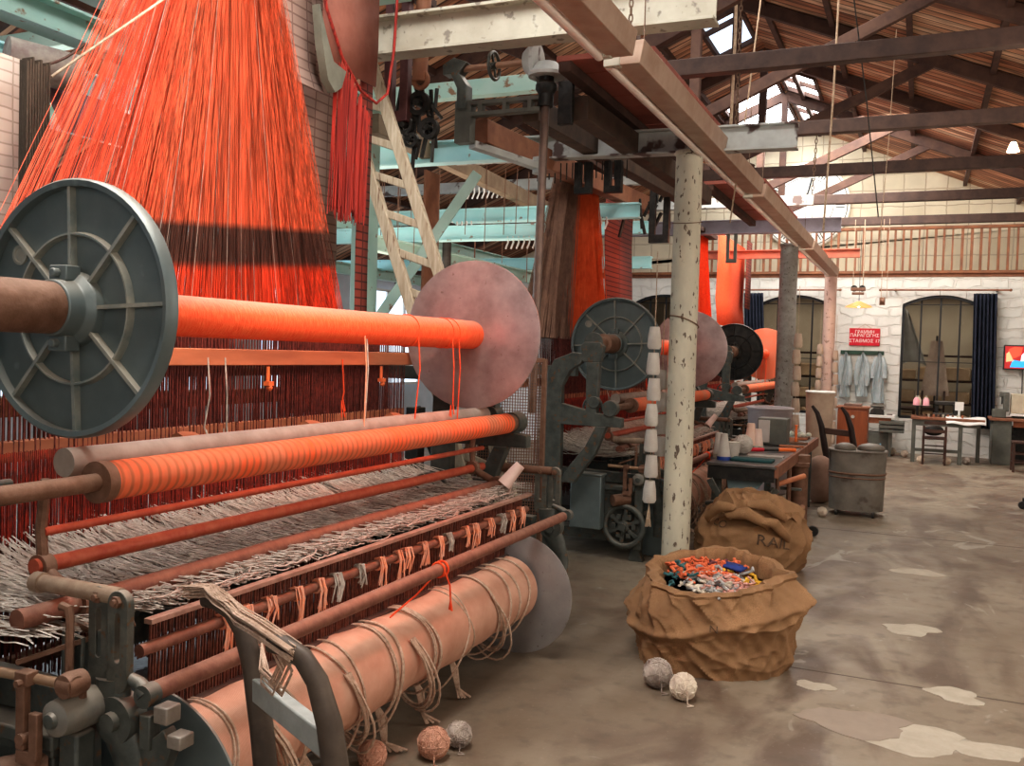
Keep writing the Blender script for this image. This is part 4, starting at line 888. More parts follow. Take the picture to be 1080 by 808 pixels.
# card chains for looms behind
card_sheet('card_chain', card_red, [(-2.95,9.42,3.4),(-2.95,9.4,2.8),(-2.93,9.42,2.2),(-2.93,9.42,1.75)], (0,1,0), .95, 'dark red brown card chain hanging to the right of the brown and orange fan', group='hanging pattern card chains')
card_sheet('card_chain', card_pale, [(-3.3,9.0,3.3),(-3.3,9.0,2.6),(-3.3,9.0,1.8)], (0,1,0), .5, 'pale card chain behind the brown and orange fan', group='hanging pattern card chains')
card_sheet('card_chain', cord_orange, [(-2.85,15.2,3.5),(-2.85,15.2,2.9),(-2.85,15.15,2.5),(-2.8,15.1,2.1)], (0,1,0), 2.3, 'bright orange red cloth sheet hanging by the farthest loom', 'cloth', None)
card_sheet('card_chain', card_red, [(-2.75,16.2,3.6),(-2.75,16.2,2.9),(-2.75,16.2,2.45)], (0,1,0), .5, 'small red brown card chain beside the bright orange sheet', group='hanging pattern card chains')

MB().b2((-3.2,2.6,3.91),(-3.1,5.6,3.96)).solo('cradle_bar', wood_dark, 'dark bar lying across the roof ties that carries the pattern cards above the first loom', 'bar')
# ladder leaning on the gantry
t = thing('wooden_ladder', (-2.1,5.2,0), 'weathered pale wooden ladder leaning steeply against the gantry', 'ladder')
A = [V(-3.50,5.35,3.62), V(-2.62,5.25,1.75)]; B = [V(-3.62,5.0,2.95), V(-3.05,4.98,1.75)]
# two stiles
s1 = (V(-3.37,5.2,3.50), V(-1.99,5.2,0.02)); s2 = (V(-3.42,5.2,2.98), V(-2.28,5.2,0.02))
for p, q, l_ in ((s1[0], s1[1], 'right hand stile'), (s2[0]+V(-.22,0,.52), s2[1], 'left hand stile')):
    MB().bar(p, q, .045, .075, up=(1,0,.3)).build('stile', wood_ladder, t, bevel=.006)
for k in range(13):
    u = k/13.0; a = s1[0].lerp(s1[1], u*.95+.03); b = (s2[0]+V(-.22,0,.52)).lerp(s2[1], u*.95+.0)
    MB().bar(b, a, .03, .05).build('rung', wood_ladder, t, bevel=.006)
# slender sage post with a diagonal brace behind the ladder
t = thing('green_post', (-3.9,6.02,0), 'sage green steel post with a slanting brace behind the ladder', 'post')
MB().bar((-3.9,6.02,0),(-3.9,6.02,3.15),.15,.15).build('post_shaft', green_paint, t, bevel=.01)
MB().bar((-3.85,6.02,1.7),(-3.15,6.4,2.95),.05,.08).build('brace', green_paint, t, bevel=.004)
MB().bar((-3.6,6.5,1.6),(-3.6,6.5,3.0),.22,.02).solo('brown_panel', wood_mid, 'narrow brown board standing behind the ladder and the sage post', 'board')

# gantry machinery: pattern head gears, shaft and bevel gears
t = thing('pattern_head', (-3.1,5.4,2.9), 'black pattern head of gears and levers hanging at the top of the ladder', 'machine head')
m = MB().b2((-3.34,5.34,3.15),(-3.28,5.40,4.0)).b2((-3.22,5.34,3.15),(-3.16,5.40,4.0)).b2((-3.34,5.34,3.1),(-3.16,5.40,3.17)); m.build('slotted_bracket', M('maroon iron bracket', (.13,.05,.045), (.08,.03,.03), 9, .5, .3), t, bevel=.004)
m = MB().cyl((-3.08,5.36,3.35),(-3.06,5.36,3.95),.05,14).ring((-3.07,5.36,3.36),'y',.05,.018,18,8); m.build('hoist_rod', wood_mid, t)
m = MB()
for k in range(26):
    x, z = U(-3.28,-2.98), U(2.95,3.38); m.bar((x,5.42,z),(x+U(-.06,.06),5.42+U(-.05,.05),z-U(.08,.2)),.02,.02)
for x, z, r in ((-3.1,3.22,.08),(-3.2,3.08,.06),(-3.02,3.05,.07),(-3.15,2.98,.05)): m.lathe([(r*.6,-.02),(r,-.02),(r,.02),(r*.6,.02)], (x,5.40,z),'y',18,closed=True); m.cyl((x,5.35,z),(x,5.5,z),r*.3,10)
m.build('gear_cluster', iron_dark, t)
t = thing('gear_drive', (-2.3,5.65,1.2), 'dark toothed gear drive beside a slotted grey arm, with a long upright shaft', 'gear drive')
MB().cyl((-2.33,5.65,1.2),(-2.30,5.65,3.42),.028,16).build('upright_shaft', M('brown steel shaft', (.2,.13,.1), (.13,.09,.075), 12, .45, .5), t)
MB().cyl((-2.30,5.65,3.2),(-2.30,5.65,3.45),.05,16).lathe([(.05,0),(.07,.03),(.07,.06),(.05,.08)],(-2.30,5.65,3.28),'z',20).build('collar', iron_dark, t)
MB().lathe([(.03,.0),(.12,.0),(.125,.02),(.07,.09),(.03,.09)], (-2.30,5.65,3.39), 'z', 28).build('bevel_gear', grey_paint, t)
MB().lathe([(.03,.08),(.12,.08),(.125,.06),(.07,-.01),(.03,-.01)], (-2.44,5.65,3.50), 'x', 28).build('bevel_gear', grey_paint, t)
MB().cyl((-3.0,5.65,3.50),(-2.40,5.65,3.50),.022,14).build('cross_shaft', M('worn copper brown shaft', (.5,.3,.2), (.38,.22,.15), 12, .5, .3), t)
m = MB(); wheel(m, (-2.68,5.65,3.50), .10, 1, .012, 4); m.v = [(-2.68+(v[1]-5.65), 5.65+(v[0]+2.68), v[2]) for v in m.v]; m.build('chain_wheel', iron, t)
m = MB().prism([(-2.92,3.46),(-2.86,3.53),(-2.96,3.57),(-3.04,3.53),(-3.04,3.46),(-2.98,3.46),(-2.93,3.36),(-2.93,3.22),(-2.86,3.22),(-2.86,3.38)], 'y', 5.60, 5.70); m.build('shaft_bearing', iron, t, bevel=.005)
m = MB()
for z in (3.17,3.245): m.b2((-2.95,5.62,z),(-2.33,5.68,z+.03))
for x in (-2.95,-2.78,-2.6,-2.42): m.b2((x,5.62,3.17),(x+.03,5.68,3.275))
m.b2((-2.95,5.62,3.0),(-2.83,5.70,3.28)); m.build('slotted_arm', grey_green, t, bevel=.004)
m = MB().bar((-2.85,5.7,3.0),(-2.6,6.3,2.95),.07,.05).cyl((-2.6,6.3,2.9),(-2.6,6.3,3.02),.05,14); m.build('swing_link', grey_paint, t, bevel=.004)
m = MB().b2((-2.22,5.66,3.08),(-2.12,5.70,3.36)); m.build('gear_plate', iron_dark, t, bevel=.004)
for i, (p, q) in enumerate((((-2.82,5.75,3.1),(-2.70,9.6,3.18)), ((-2.45,5.75,3.22),(-2.3,9.6,3.25)), ((-2.1,5.75,3.2),(-2.05,9.4,3.22)))):
    MB().bar(p, q, .12, .16).solo('gantry_bearer', M('dark oily timber', (.06,.04,.032), (.12,.075,.05), 6, .7) if i else wood_mid, 'dark gantry bearer running back over the second loom, ' + ('left one', 'middle one', 'right one')[i], 'timber beam', 'gantry bearers', bevel=.006)
m = MB()
for k in range(16): x = -2.9+k*.05; m.bar((x,7.0,3.12),(x,7.0,2.98+U(-.03,.02)),.008,.008)
for x in (-2.6,-2.35): m.b2((x,7.04,2.9),(x+.05,7.1,3.13)); m.b2((x+.09,7.04,2.9),(x+.14,7.1,3.13)); m.b2((x,7.04,2.88),(x+.14,7.1,2.93))
m.solo('hanger_brackets', iron_dark, 'row of dark hooks and slotted brackets under the flaking white beam', 'brackets')
for y in (12.6,): 
    m = MB()
    for x in (-2.45,): m.b2((x,y,2.9),(x+.04,y+.05,3.285)); m.b2((x+.1,y,2.9),(x+.14,y+.05,3.285)); m.b2((x,y,2.88),(x+.14,y+.05,2.93))
    m.solo('slotted_bracket', grey_green, 'slotted iron bracket hanging under the lilac grey beam', 'bracket')
t = thing('pattern_head', (-1.9,9.0,2.9), 'small dark pattern head with slotted bracket right of the brown fan', 'machine head')
m = MB().b2((-2.52,9.0,2.75),(-2.46,9.05,3.35)).b2((-2.38,9.0,2.75),(-2.32,9.05,3.35)).b2((-2.52,9.0,2.72),(-2.32,9.05,2.8)); m.build('slotted_bracket', iron_dark, t)
m = MB()
for k in range(16): x, z = U(-2.9,-2.3), U(3.0,3.35); m.bar((x,9.1,z),(x+U(-.1,.1),9.1+U(-.05,.05),z-U(.1,.3)),.025,.025)
m.build('gear_cluster', iron_dark, t)
# rows of little white clips and thin wires on the turquoise beams
for i, (y, z, x0, n) in enumerate(((8.55,2.86,-4.7,9),(8.55,3.2,-4.35,9),(8.0,2.62,-3.6,8),(8.55,2.86,-3.2,8))):
    m = MB()
    for k in range(n): m.tube([(x0+k*.055,y,z+.06),(x0+k*.055+.02,y-.03,z),(x0+k*.055,y-.04,z-.06)], .009, 5)
    m.solo('cord_clips', white_paint, ('row of white cord clips under the upper turquoise beam, nearest the ladder', 'row of white cord clips above the upper turquoise beam', 'row of white cord clips on the lower turquoise beam', 'row of white cord clips under the turquoise beam beside the upright shaft')[i], 'clips', 'cord clips on the beams')
m = MB()
for k in range(22): x = U(-5.2,-3.0); y = U(7.5,9); m.tube([(x,y,3.3),(x+U(-.01,.01),y,U(2.2,2.8))], .004, 4)
m.solo('hanging_wires', rust, 'thin rusty wires hanging among the turquoise beams', 'wires', kind='stuff')
for i, (x, y) in enumerate(((-4.35,8.2),(-3.55,9.7),(-5.6,10.5))):
    MB().lathe([(.05,0),(.045,2.75),(.08,2.8),(.08,2.85)], (x,y,0), 'z', 16).solo('slim_post', iron_dark if i == 0 else column_paint, ('slim dark post under the turquoise beams', 'slim pale post left of the thick cream column', 'slim pale post far behind the ladder')[i], 'post')
MB().b2((-6.6,14.2,0),(-6.4,15.8,2.5)).solo('white_screen', wall_cool, 'bluish white board partition far behind the looms', 'partition')
MB().b2((-4.8,9.5,2.05),(-3.3,9.58,2.12)).cyl((-4.7,9.54,2.1),(-4.7,9.54,2.9),.008,6).cyl((-3.4,9.54,2.1),(-3.4,9.54,2.9),.008,6).solo('hanging_bar', wood_mid, 'brown bar hung level on wires behind the second loom', 'bar')

# loose wire guard at the far end of the first loom
t = thing('wire_guard', (-2.3,5.35,0), 'tall dark wire mesh guard standing between the first and second looms', 'guard')
m = MB()
for p, q in (((-2.62,5.3,.05),(-2.62,5.3,1.56)),((-2.17,5.45,.05),(-2.17,5.45,1.56)),((-2.62,5.3,1.55),(-2.17,5.45,1.55)),((-2.62,5.3,.4),(-2.17,5.45,.4)),((-2.62,5.3,0.05),(-2.17,5.45,0.05))): m.bar(p,q,.03,.03)
m.build('guard_frame', rust, t, bevel=.003)
m = MB()
for k in range(30): u = k/29; m.bar((-2.62+.45*u,5.3+.15*u,.06),(-2.62+.45*u,5.3+.15*u,1.55),.004,.004)
for k in range(80): z = .08+1.46*k/79; m.bar((-2.62,5.3,z),(-2.17,5.45,z),.004,.004)
m.build('wire_mesh', rust, t, smooth=False)
t = thing('yarn_winder', (-2.85,5.5,0), 'dark iron yarn winder with a big wheel behind the wire guard', 'machine')
m = MB().b2((-3.2,5.5,0),(-3.1,5.6,1.2)).b2((-2.7,5.6,0),(-2.62,5.7,1.3)).b2((-3.2,5.5,.5),(-2.62,5.7,.58)).bar((-3.15,5.55,.1),(-2.65,5.65,1.2),.04,.06).bar((-3.15,5.55,1.2),(-2.65,5.65,.1),.04,.06); m.build('frame', iron_dark, t, bevel=.005)
m = MB(); wheel(m,(-2.75,5.75,.62),.26,1,.018,6); m.build('big_wheel', iron_dark, t)

# strings of wound yarn spools tied beside columns
def spool_string(x, y, ztop, n, lab, sc=1.0, mat=yarn_white, lean=0):
    t = thing('spool_string', (x, y, ztop-n*.19*sc), lab, 'spool string', 'strings of spools hung on the columns')
    MB().tube([(x+lean,y,ztop+.55*sc),(x,y,ztop-n*.19*sc-.12)], .004, 5).build('string', rope_mat, t)
    for k in range(n):
        z = ztop-.19*sc*k-.17*sc; f = 1+.06*(k%3)
        MB().lathe([(.001,0),(.040*sc*f,0),(.052*sc,.02*sc),(.047*sc,.1*sc),(.036*sc*f,.165*sc),(.001,.165*sc)], (x+U(-.008,.008)+lean*(1-k/n)*.3,y,z), 'z', 18).build('spool', mat, t)
    m = MB()
    for j in range(7): m.tube([(x,y,ztop-n*.19*sc),(x+U(-.02,.02),y+U(-.02,.02),ztop-n*.19*sc-.16)], .004, 4)
    m.build('tassel', rope_mat, t)
spool_string(-1.80, 6.70, 1.82, 7, 'string of whitish spools hanging left of the thick cream column')
spool_string(-1.80, 6.96, 1.50, 4, 'second string of whitish spools close against the thick cream column', .9)
spool_string(-1.45, 12.4, 1.95, 8, 'string of brownish spools hanging right of the mottled grey column', 1.1, beige_card)
spool_string(-1.62, 17.1, 1.9, 8, 'string of tan spools leaning left of the pinkish column', 1.1, beige_card, .0)
spool_string(-1.36, 17.2, 1.8, 8, 'string of tan spools on the face of the pinkish column', 1.1, beige_card)

# ------------------------------------------------------------------ sacks and yarn balls
def sack_rad(z, H, R, a, seed, folds=1.0):
    u = z/H; base = R*(.90 + .22*math.sin(pi*min(1,u*1.05)) - .10*max(0,u-.75)*2)
    w = .03*math.sin(3*a+seed) + .022*math.sin(7*a+4*u+seed*2)*folds + .016*math.sin(13*a-7*u+seed)*folds + .012*math.sin(5*a+16*u+seed)*folds + .02*math.sin(2*a+9*u)*folds
    return base*(1+w*1.2)
t = thing('burlap_sack', (-.96,4.92,0), 'open brown burlap sack heaped with colourful yarn scraps, standing nearest the camera', 'sack', 'burlap sacks by the column')
cx, cy, H, R = -.96, 4.92, .45, .375
def ztilt(z, a): return z*(1 + .13*math.sin(a) + .03*math.cos(a))
def fold(a, z, s1, s2, o): return (1-min(1,2.2*abs(noise.noise(V(math.cos(a)*s1+o, math.sin(a)*s1, z*s2+.9*math.cos(a+.5))))))**3
def sk(u, v):
    a = 2*pi*u; z = H*v
    r = R*(1.04 + .03*math.sin(pi*min(1,v*1.15)) - .32*max(0,v-.62)**1.1)
    r *= 1+.03*math.sin(3*a+1.3)+.012*math.sin(5*a+8*v)
    z0 = .25 + .09*math.cos(a-.2)+.015*math.sin(4*a)
    e = 1/(1+math.exp(-(z-z0)/.012)); r += .012*e*(1-v)**.3 + .030*math.exp(-((z-z0-.03)/.025)**2)     # turned down collar
    r += .030*fold(a,z,1.1,3.0,0)*(.4+v) + .020*fold(a,z,2.0,6.0,9) + .010*fold(a,z,4.2,9.0,4) - .01
    d = (a+pi) % (2*pi) - pi   # slumped bulge on the right, smaller on the left
    r += .085*math.exp(-((d-.15)/.55)**2)*math.exp(-((z-.33)/.10)**2) + .035*math.exp(-((abs(d)-3.0)/.5)**2)*math.exp(-((z-.30)/.10)**2)
    r += .003*math.sin(31*a+60*z) + .003*math.sin(19*a-45*z)
    return V(cx+r*math.cos(a), cy+r*.88*math.sin(a), ztilt(z, a))
MB().grid(sk, 200, 100, True).build('sack_body', burlap, t)
def rim(u, v):
    a = 2*pi*u; b0 = sk(u, 1); r0 = math.hypot(b0.x-cx, (b0.y-cy)/.88)
    w = .014*math.sin(5*a)+.010*math.sin(11*a+1)+.006*math.sin(23*a)
    w *= .7; k = [(r0, H), (r0+.006+w*.5, H+.015), (r0-.015+w, H+.028+w*.5), (r0-.045+w, H+.028), (r0-.065+w*1.2, H+.005), (r0-.07+w, H-.07)]
    i = v*5; i0 = min(4, int(i)); f = i-i0; r = k[i0][0]*(1-f)+k[i0+1][0]*f; z = k[i0][1]*(1-f)+k[i0+1][1]*f
    return V(cx+r*math.cos(a), cy+r*.88*math.sin(a), ztilt(z, a))
MB().grid(rim, 180, 16, True).build('rolled_rim', burlap, t)
# small printed mark
vs, fs = text_mesh('N', .055)
def on_sack(vs, a0, z0, rad, off=.006):
    out = []
    for x, y, _ in vs:
        z = z0+y; a = a0 + x/.40; p = sk((a/(2*pi)) % 1, z/H); d = V(p.x-cx, p.y-cy, 0).normalized(); out.append(p + d*(off+.006))
    return out
MB().add(on_sack(vs, -pi/2+.2, .30, R), fs).build('printed_letter', burlap_ink, t, smooth=False)
# heap of scraps inside the sack: one scrap heap per colour, uncountable
for nm, colr, c2, n, ox, oy in (('orange', (.85,.24,.10), (.7,.14,.06), 95, -.05, .05), ('grey', (.55,.52,.48), (.3,.3,.3), 60, .04, -.13), ('pink', (.75,.42,.34), (.6,.3,.25), 35, .12, -.14), ('maroon', (.22,.07,.07), (.12,.04,.05), 34, .05, .08), ('teal', (.07,.2,.2), (.04,.12,.13), 16, -.16, -.02), ('yellow', (.85,.48,.05), (.7,.4,.04), 14, .19, .02), ('cream', (.75,.68,.55), (.6,.5,.4), 30, .02, -.1)):
    m = MB()
    for k in range(n):
        a = U(0,2*pi); q = math.sqrt(U(0,1))
        sp = .17 if nm in ('orange','grey','cream') else .09
        p = V(cx+ox+sp*q*math.cos(a), cy+oy+sp*q*math.sin(a), 0)
        dx, dy = p.x-cx, p.y-cy; l_ = math.hypot(dx,dy)
        if l_ > .215: p.x = cx+dx/l_*.215; p.y = cy+dy/l_*.215
        p.z = H-.035+.05*(1-(min(l_,.25)/.27)**2)+U(-.012,.02)+(p.y-cy)*.14
        pts = [p]
        for i in range(5): p = p + V(U(-.03,.03),U(-.03,.03),U(-.014,.014)); pts.append(p)
        m.tube(pts, U(.005,.010), 6)
    o = m.build('yarn_scraps', M(nm+' yarn scraps', colr, c2, 40, .9), t, label='tangled %s yarn scraps' % nm); o['kind'] = 'stuff'
MB().lathe([(.001,0),(.26,0)], (cx,cy,H-.05), 'z', 32).build('scrap_bed', M('mixed dark scraps', (.3,.14,.1), (.12,.1,.1), 60, .95, 0, .6), t)
MB().add([(cx+.05,cy+.0,H+.05),(cx+.15,cy-.03,H+.04),(cx+.17,cy+.06,H+.045),(cx+.06,cy+.075,H+.058)], [(0,1,2,3)]).build('blue_cloth_scrap', M('royal blue cloth', (.02,.05,.25), (.02,.04,.18), 20, .8), t, solid=.012, label='folded royal blue cloth scrap')
# second sack behind the column
t = thing('burlap_sack', (-1.15,7.22,0), 'tied shut burlap sack with faded letters, slumped behind the cream column', 'sack', 'burlap sacks by the column')
def sk2(u, v):
    a = 2*pi*u; z = .47*v
    r = .37*(.98+.10*math.sin(pi*v)-.55*max(0,v-.55)**1.2)*(1+.03*math.sin(5*a+3*v))+.03*fold(a,z,1.8,5,2)+.015*fold(a,z,3.6,8,5)
    return V(-1.16+r*1.04*math.cos(a)+.05*v, 7.24+r*.78*math.sin(a), z)
MB().grid(sk2, 120, 40, True).build('sack_body', burlap, t)
def top2(u, v):
    a = 2*pi*u; rr = .29*(1-v)**.6; z = .43+.15*math.sin(pi*v*.5)+.03*math.sin(3*a+4*v)*(1-v*.6)+.022*math.sin(7*a-3*v)*(1-v)+.05*(fold(a,v*.5,1.6,4,11)-.3)*(1-v*.5)
    return V(-1.10+rr*1.2*math.cos(a)-.10*v+.02*math.sin(5*a)*(1-v), 7.20+rr*.85*math.sin(a), z)
MB().grid(top2, 120, 30, True).build('slumped_top', burlap, t)
for (p_, q_, r_) in (((-1.42,6.98,.40),(-1.22,6.9,.50),.035), ((-1.25,6.92,.44),(-.98,6.92,.40),.04), ((-1.1,6.96,.52),(-.88,7.04,.44),.04), ((-1.0,6.9,.42),(-.84,7.0,.30),.035)):
    p_, q_ = V(p_), V(q_); mid = p_.lerp(q_,.5)+V(0,-.03,.05)
    MB().tube([p_+V(0,.05,-.04), p_, p_.lerp(mid,.6), mid, mid.lerp(q_,.6), q_, q_+V(.01,.05,-.05)], [r_*.3,r_*.8,r_,r_*1.15,r_,r_*.8,r_*.3], 14).build('fold', burlap, t)
for txt, a0, z0, sz in (('CO', -pi/2-.55, .36, .075), ('RAIL', -pi/2+.50, .26, .11)):
    vs, fs = text_mesh(txt, sz); out = []
    for x, y, _ in vs:
        a = a0+x/.36; p = sk2((a/(2*pi)) % 1, (z0+y-.15*x)/.47); d = V(p.x+1.13, p.y-7.24, 0).normalized(); out.append(p+d*.012)
    MB().add(out, fs).build('printed_letters', burlap_ink, t, smooth=False)
def yarn_ball(x, y, r, lab, mat=plaster_ball, z=None, cat='yarn ball', group='yarn balls on the floor', tail=True):
    t = thing('yarn_ball', (x, y, 0 if z is None else z), lab, cat, group); z = r if z is None else z+r
    MB().sphere((x,y,z), r, 28, 18, (1,.96,.97)).build('ball', mat, t)
    m = MB(); rr = random.Random(int(x*1000)+int(y*77))
    for k in range(26):
        R_ = Matrix.Rotation(rr.uniform(0,pi),3,'X') @ Matrix.Rotation(rr.uniform(0,pi),3,'Y'); n = 18
        m.tube([V(x,y,z) + R_ @ V(r*1.01*math.cos(2*pi*i/n), r*1.01*math.sin(2*pi*i/n), rr.choice((0,.1,.2,.3))*r)*.985 for i in range(n)], r*.035, 3, closed=True)
    m.build('wound_yarn', mat, t, smooth=False)
    if tail: MB().tube([(x+r*.5,y-r*.8,z-r*.4),(x+r*.6,y-r*1.0,.006+ (z-r)),(x+r*1.1,y-r*1.2,.006+(z-r)),(x+r*.7,y-r*1.5,.006+(z-r))], r*.05, 4).build('yarn_end', mat, t)
    return t
cream_yarn = M('cream yarn', (.86,.76,.62), (.6,.48,.38), 20, .9, 0, .3)
brown_yarn = M('grey brown mixed yarn', (.55,.47,.40), (.25,.19,.16), 12, .9, 0, .4)
yarn_ball(-1.10,4.36,.070,'grey brown mixed yarn ball leaning against the open sack', brown_yarn)
yarn_ball(-.95,4.26,.062,'cream yarn ball in front of the open sack, nearest the camera of the pair', cream_yarn)
yarn_ball(-1.68,3.17,.062,'dusty pinkish yarn ball in front of the pair below the roll of peach cloth', peach_cloth)
yarn_ball(-1.64,3.31,.052,'brown tied yarn ball just behind the dusty pinkish one', brown_yarn)
yarn_ball(-1.84,2.98,.055,'half hidden pinkish yarn ball at the bottom edge beneath the cloth roll', peach_cloth)
yarn_ball(-1.66,6.28,.045,'small white ball on the floor left of the column foot', cream_yarn, tail=False)

# ------------------------------------------------------------------ hand truck in the foreground
t = thing('hand_truck', (-1.3,1.8,0), 'dark curved two handled hand truck with a pale cross bar at the lower left', 'hand truck')
arm_m = M('worn dark wood and iron handle', (.07,.05,.038), (.13,.095,.07), 9, .55, .2, .1)
def truck_arm(y, x0):
    pts = [(x0-.20,y,.925),(x0-.16,y,.925),(x0-.11,y,.905),(x0-.07,y,.86),(x0-.035,y,.77),(x0-.005,y,.62),(x0+.02,y,.45),(x0+.05,y,.2),(x0+.07,y,.03)]
    m = MB(); m.tube(pts, [.022,.024,.025,.027,.031,.033,.033,.033,.033], 12); m.v = [(v[0],(v[1]-y)*.8+y,v[2]) for v in m.v]; return m
truck_arm(1.90, -1.50).build('handle', arm_m, t)
truck_arm(1.69, -1.12).build('handle', arm_m, t)
MB().bar((-1.525,1.90,.72),(-1.145,1.69,.72),.035,.06).build('cross_bar', M('pale grey worn bar', (.42,.43,.40), (.3,.3,.27), 9, .6), t, bevel=.004)
MB().bar((-1.47,1.90,.33),(-1.09,1.69,.33),.035,.06).build('cross_bar', grey_paint, t, bevel=.004)
MB().b2((-1.43,1.64,.02),(-1.10,1.95,.035)).build('toe_plate', iron, t, bevel=.004)
for x, y in ((-1.50,1.98), (-1.02,1.62)):
    MB().lathe([(.03,-.02),(.085,-.02),(.09,0),(.085,.02),(.03,.02)], (x,y,.09), 'x', 28).build('wheel', iron_dark, t)
m = MB()
for k in range(75):
    o1, o2 = U(-.026,.026), U(-.012,.018)
    m.tube([(-1.76+U(-.03,.03),1.92+o1,.93+o2),(-1.66,1.88+o1*.7+U(-.01,.01),.955+o2),(-1.60,1.85+o1+U(-.008,.008),.947+o2),(-1.54,1.82+o1*.6+U(-.01,.01),.94+o2),(-1.47,1.77+o1,.94+o2),(-1.36,1.70+o1,.95+o2),(-1.24,1.68+o1,.915+o2)], .0020, 4)
for k in range(22):
    o1, o2 = U(-.018,.018), U(-.025,.03)
    m.tube([(-1.32+o1,1.69,.93),(-1.28+o1,1.70,.87+o2),(-1.33+o1,1.73,.80+o2),(-1.42+o1,1.80,.79+o2),(-1.55,1.95,.80+o2),(-1.66,2.05,.76+o2)], .002, 4)
m.solo('yarn_hank', cord_beige, 'hank of cream and greenish yarn slung between the two hand truck handles', 'yarn hank')

# ------------------------------------------------------------------ workbench and what lies on it
t = thing('workbench', (-1.28,9.1,0), 'long dark topped workbench with iron brackets behind the burlap sacks', 'workbench')
MB().b2((-1.56,7.55,.725),(-1.0,10.75,.75)).build('benchtop', table_steel, t, bevel=.004)
MB().b2((-1.02,7.55,.66),(-.99,10.75,.755)).build('edge_strip', wood_mid, t, bevel=.003)
MB().b2((-1.55,7.56,.62),(-1.02,7.60,.72)).build('apron', iron_dark, t)
for x, y in ((-1.5,7.7),(-1.5,10.6),(-1.08,10.6)): MB().b2((x-.035,y-.035,0),(x+.035,y+.035,.725)).build('leg', iron, t, bevel=.005)
MB().lathe([(.10,0),(.08,.04),(.075,.60),(.09,.66),(.09,.725)], (-.98,8.95,0), 'z', 20).build('pedestal', rust, t)
MB().cyl((-1.04,7.9,.725),(-1.04,7.9,.1),.015,10).build('brace_rod', rust, t)
MB().cyl((-1.10,8.5,.3),(-.88,8.5,.3),.012,8).cyl((-1.02,8.5,.3),(-1.02,8.5,.72),.02,8).build('brace_rod', rust, t)
for k in range(22):
    if k: m.build('small_bracket', grey_green if k % 2 else rust, t, bevel=.003)
    m = MB(); x, y, z = U(-1.5,-1.05), U(7.6,9.6), U(.3,.68); d = random.choice(((.18,0,0),(0,.2,0),(0,0,.18),(.12,0,.1)))
    m.bar((x,y,z),(x+d[0],y+d[1],z+d[2]),U(.02,.05),U(.02,.05))
m.build('small_bracket', grey_green, t, bevel=.003)
MB().cyl((-1.15,7.62,.66),(-1.12,7.95,.66),.045,16).build('round_boss', grey_green, t)
MB().prism([(-1.38,.48),(-1.22,.48),(-1.12,.60),(-1.2,.68),(-1.42,.68)],'y',7.62,7.66).build('angled_plate', M('blue grey plate', (.2,.27,.28), (.15,.2,.2)), t, bevel=.003)
m = MB().cyl((-1.55,7.52,.42),(-1.22,7.52,.46),.02,10).bar((-1.52,7.5,.62),(-1.42,7.5,.45),.03,.05).bar((-1.42,7.5,.44),(-1.15,7.5,.46),.03,.05); m.build('support_arm', iron, t, bevel=.003)
MB().cyl((-1.05,7.95,.56),(-.86,8.2,.62),.022,14).build('orange_roller', M('orange brown roller', (.55,.22,.1), (.4,.14,.07), 8, .6), t)
MB().lathe([(.045,-.02),(.05,0),(.045,.02)], (-.83,8.82,.05), 'y', 18).build('caster', iron_dark, t)
MB().tube([(-1.05,7.35,.0),(-.98,7.7,.12),(-.88,8.35,.33)], .024, 14).solo('leaning_pole', M('brown wooden pole', (.36,.19,.11), (.27,.13,.08), 12, .7), 'brown wooden pole leaning from the floor against the workbench leg', 'pole')
def cone(x, y, z, h, r0, r1, lab, mat=yarn_white, base=None):
    t = thing('yarn_cone', (x,y,z), lab, 'yarn cone', 'yarn cones on the workbench')
    MB().lathe([(.001,.012),(r0,.012),(r0*.98,.03),(r1,h),(r1*.6,h),(r1*.5,h-.01),(.001,h-.01)], (x,y,z), 'z', 26).build('wound_yarn', mat, t)
    MB().lathe([(.001,0),(r0*1.03,0),(r0*1.03,.03),(.001,.03)], (x,y,z), 'z', 26).build('cone_base', base or cream_paint, t)
blue_p = M('blue plastic', (.03,.07,.3), rough=.4)
cone(-1.47,7.80,.75,.22,.055,.026,'white yarn cone on a blue base at the near end of the workbench', base=blue_p)
cone(-1.55,7.98,.75,.21,.045,.03,'white yarn cone half hidden by the cream column, at the near end of the workbench')
cone(-1.44,8.95,.75,.24,.06,.035,'taller yarn cone behind the big white ball', M('pinkish lit cone', (.85,.62,.5), (.8,.55,.42), 10, .8))  # light on this cone and the next is put into their colour
cone(-1.37,8.95,.75,.19,.05,.03,'shorter yarn cone standing in front of the small grey cabinet', M('pinkish lit cone 2', (.85,.65,.55), (.75,.55,.45), 10, .8))
t = thing('yarn_pot', (-1.46,8.12,.75), 'squat cream drum of yarn between the white cone and the ball on the workbench', 'yarn drum')
MB().lathe([(.001,0),(.055,0),(.07,.12),(.06,.125),(.001,.12)], (-1.46,8.12,.75), 'z', 28).build('drum', yarn_white, t); MB().ring((-1.46,8.12,.872),'z',.065,.006,24,6).build('drum_rim', cream_paint, t)
yarn_ball(-1.42,8.42,.085,'large white yarn ball sitting on the workbench', yarn_white, z=.75, group='yarn balls on the workbench', tail=False)
t = thing('small_cabinet', (-1.33,9.5,.75), 'small grey metal cabinet with a pale front panel on the workbench', 'cabinet')
MB().b2((-1.45,9.4,.76),(-1.17,9.65,1.02)).build('body', grey_green, t, bevel=.008)
MB().b2((-1.44,9.385,.78),(-1.33,9.4,1.0)).build('door', M('pale panel', (.55,.5,.46), (.45,.4,.36), 5), t, bevel=.004)
MB().b2((-1.46,9.38,.75),(-1.16,9.66,.765)).build('base', iron_dark, t)
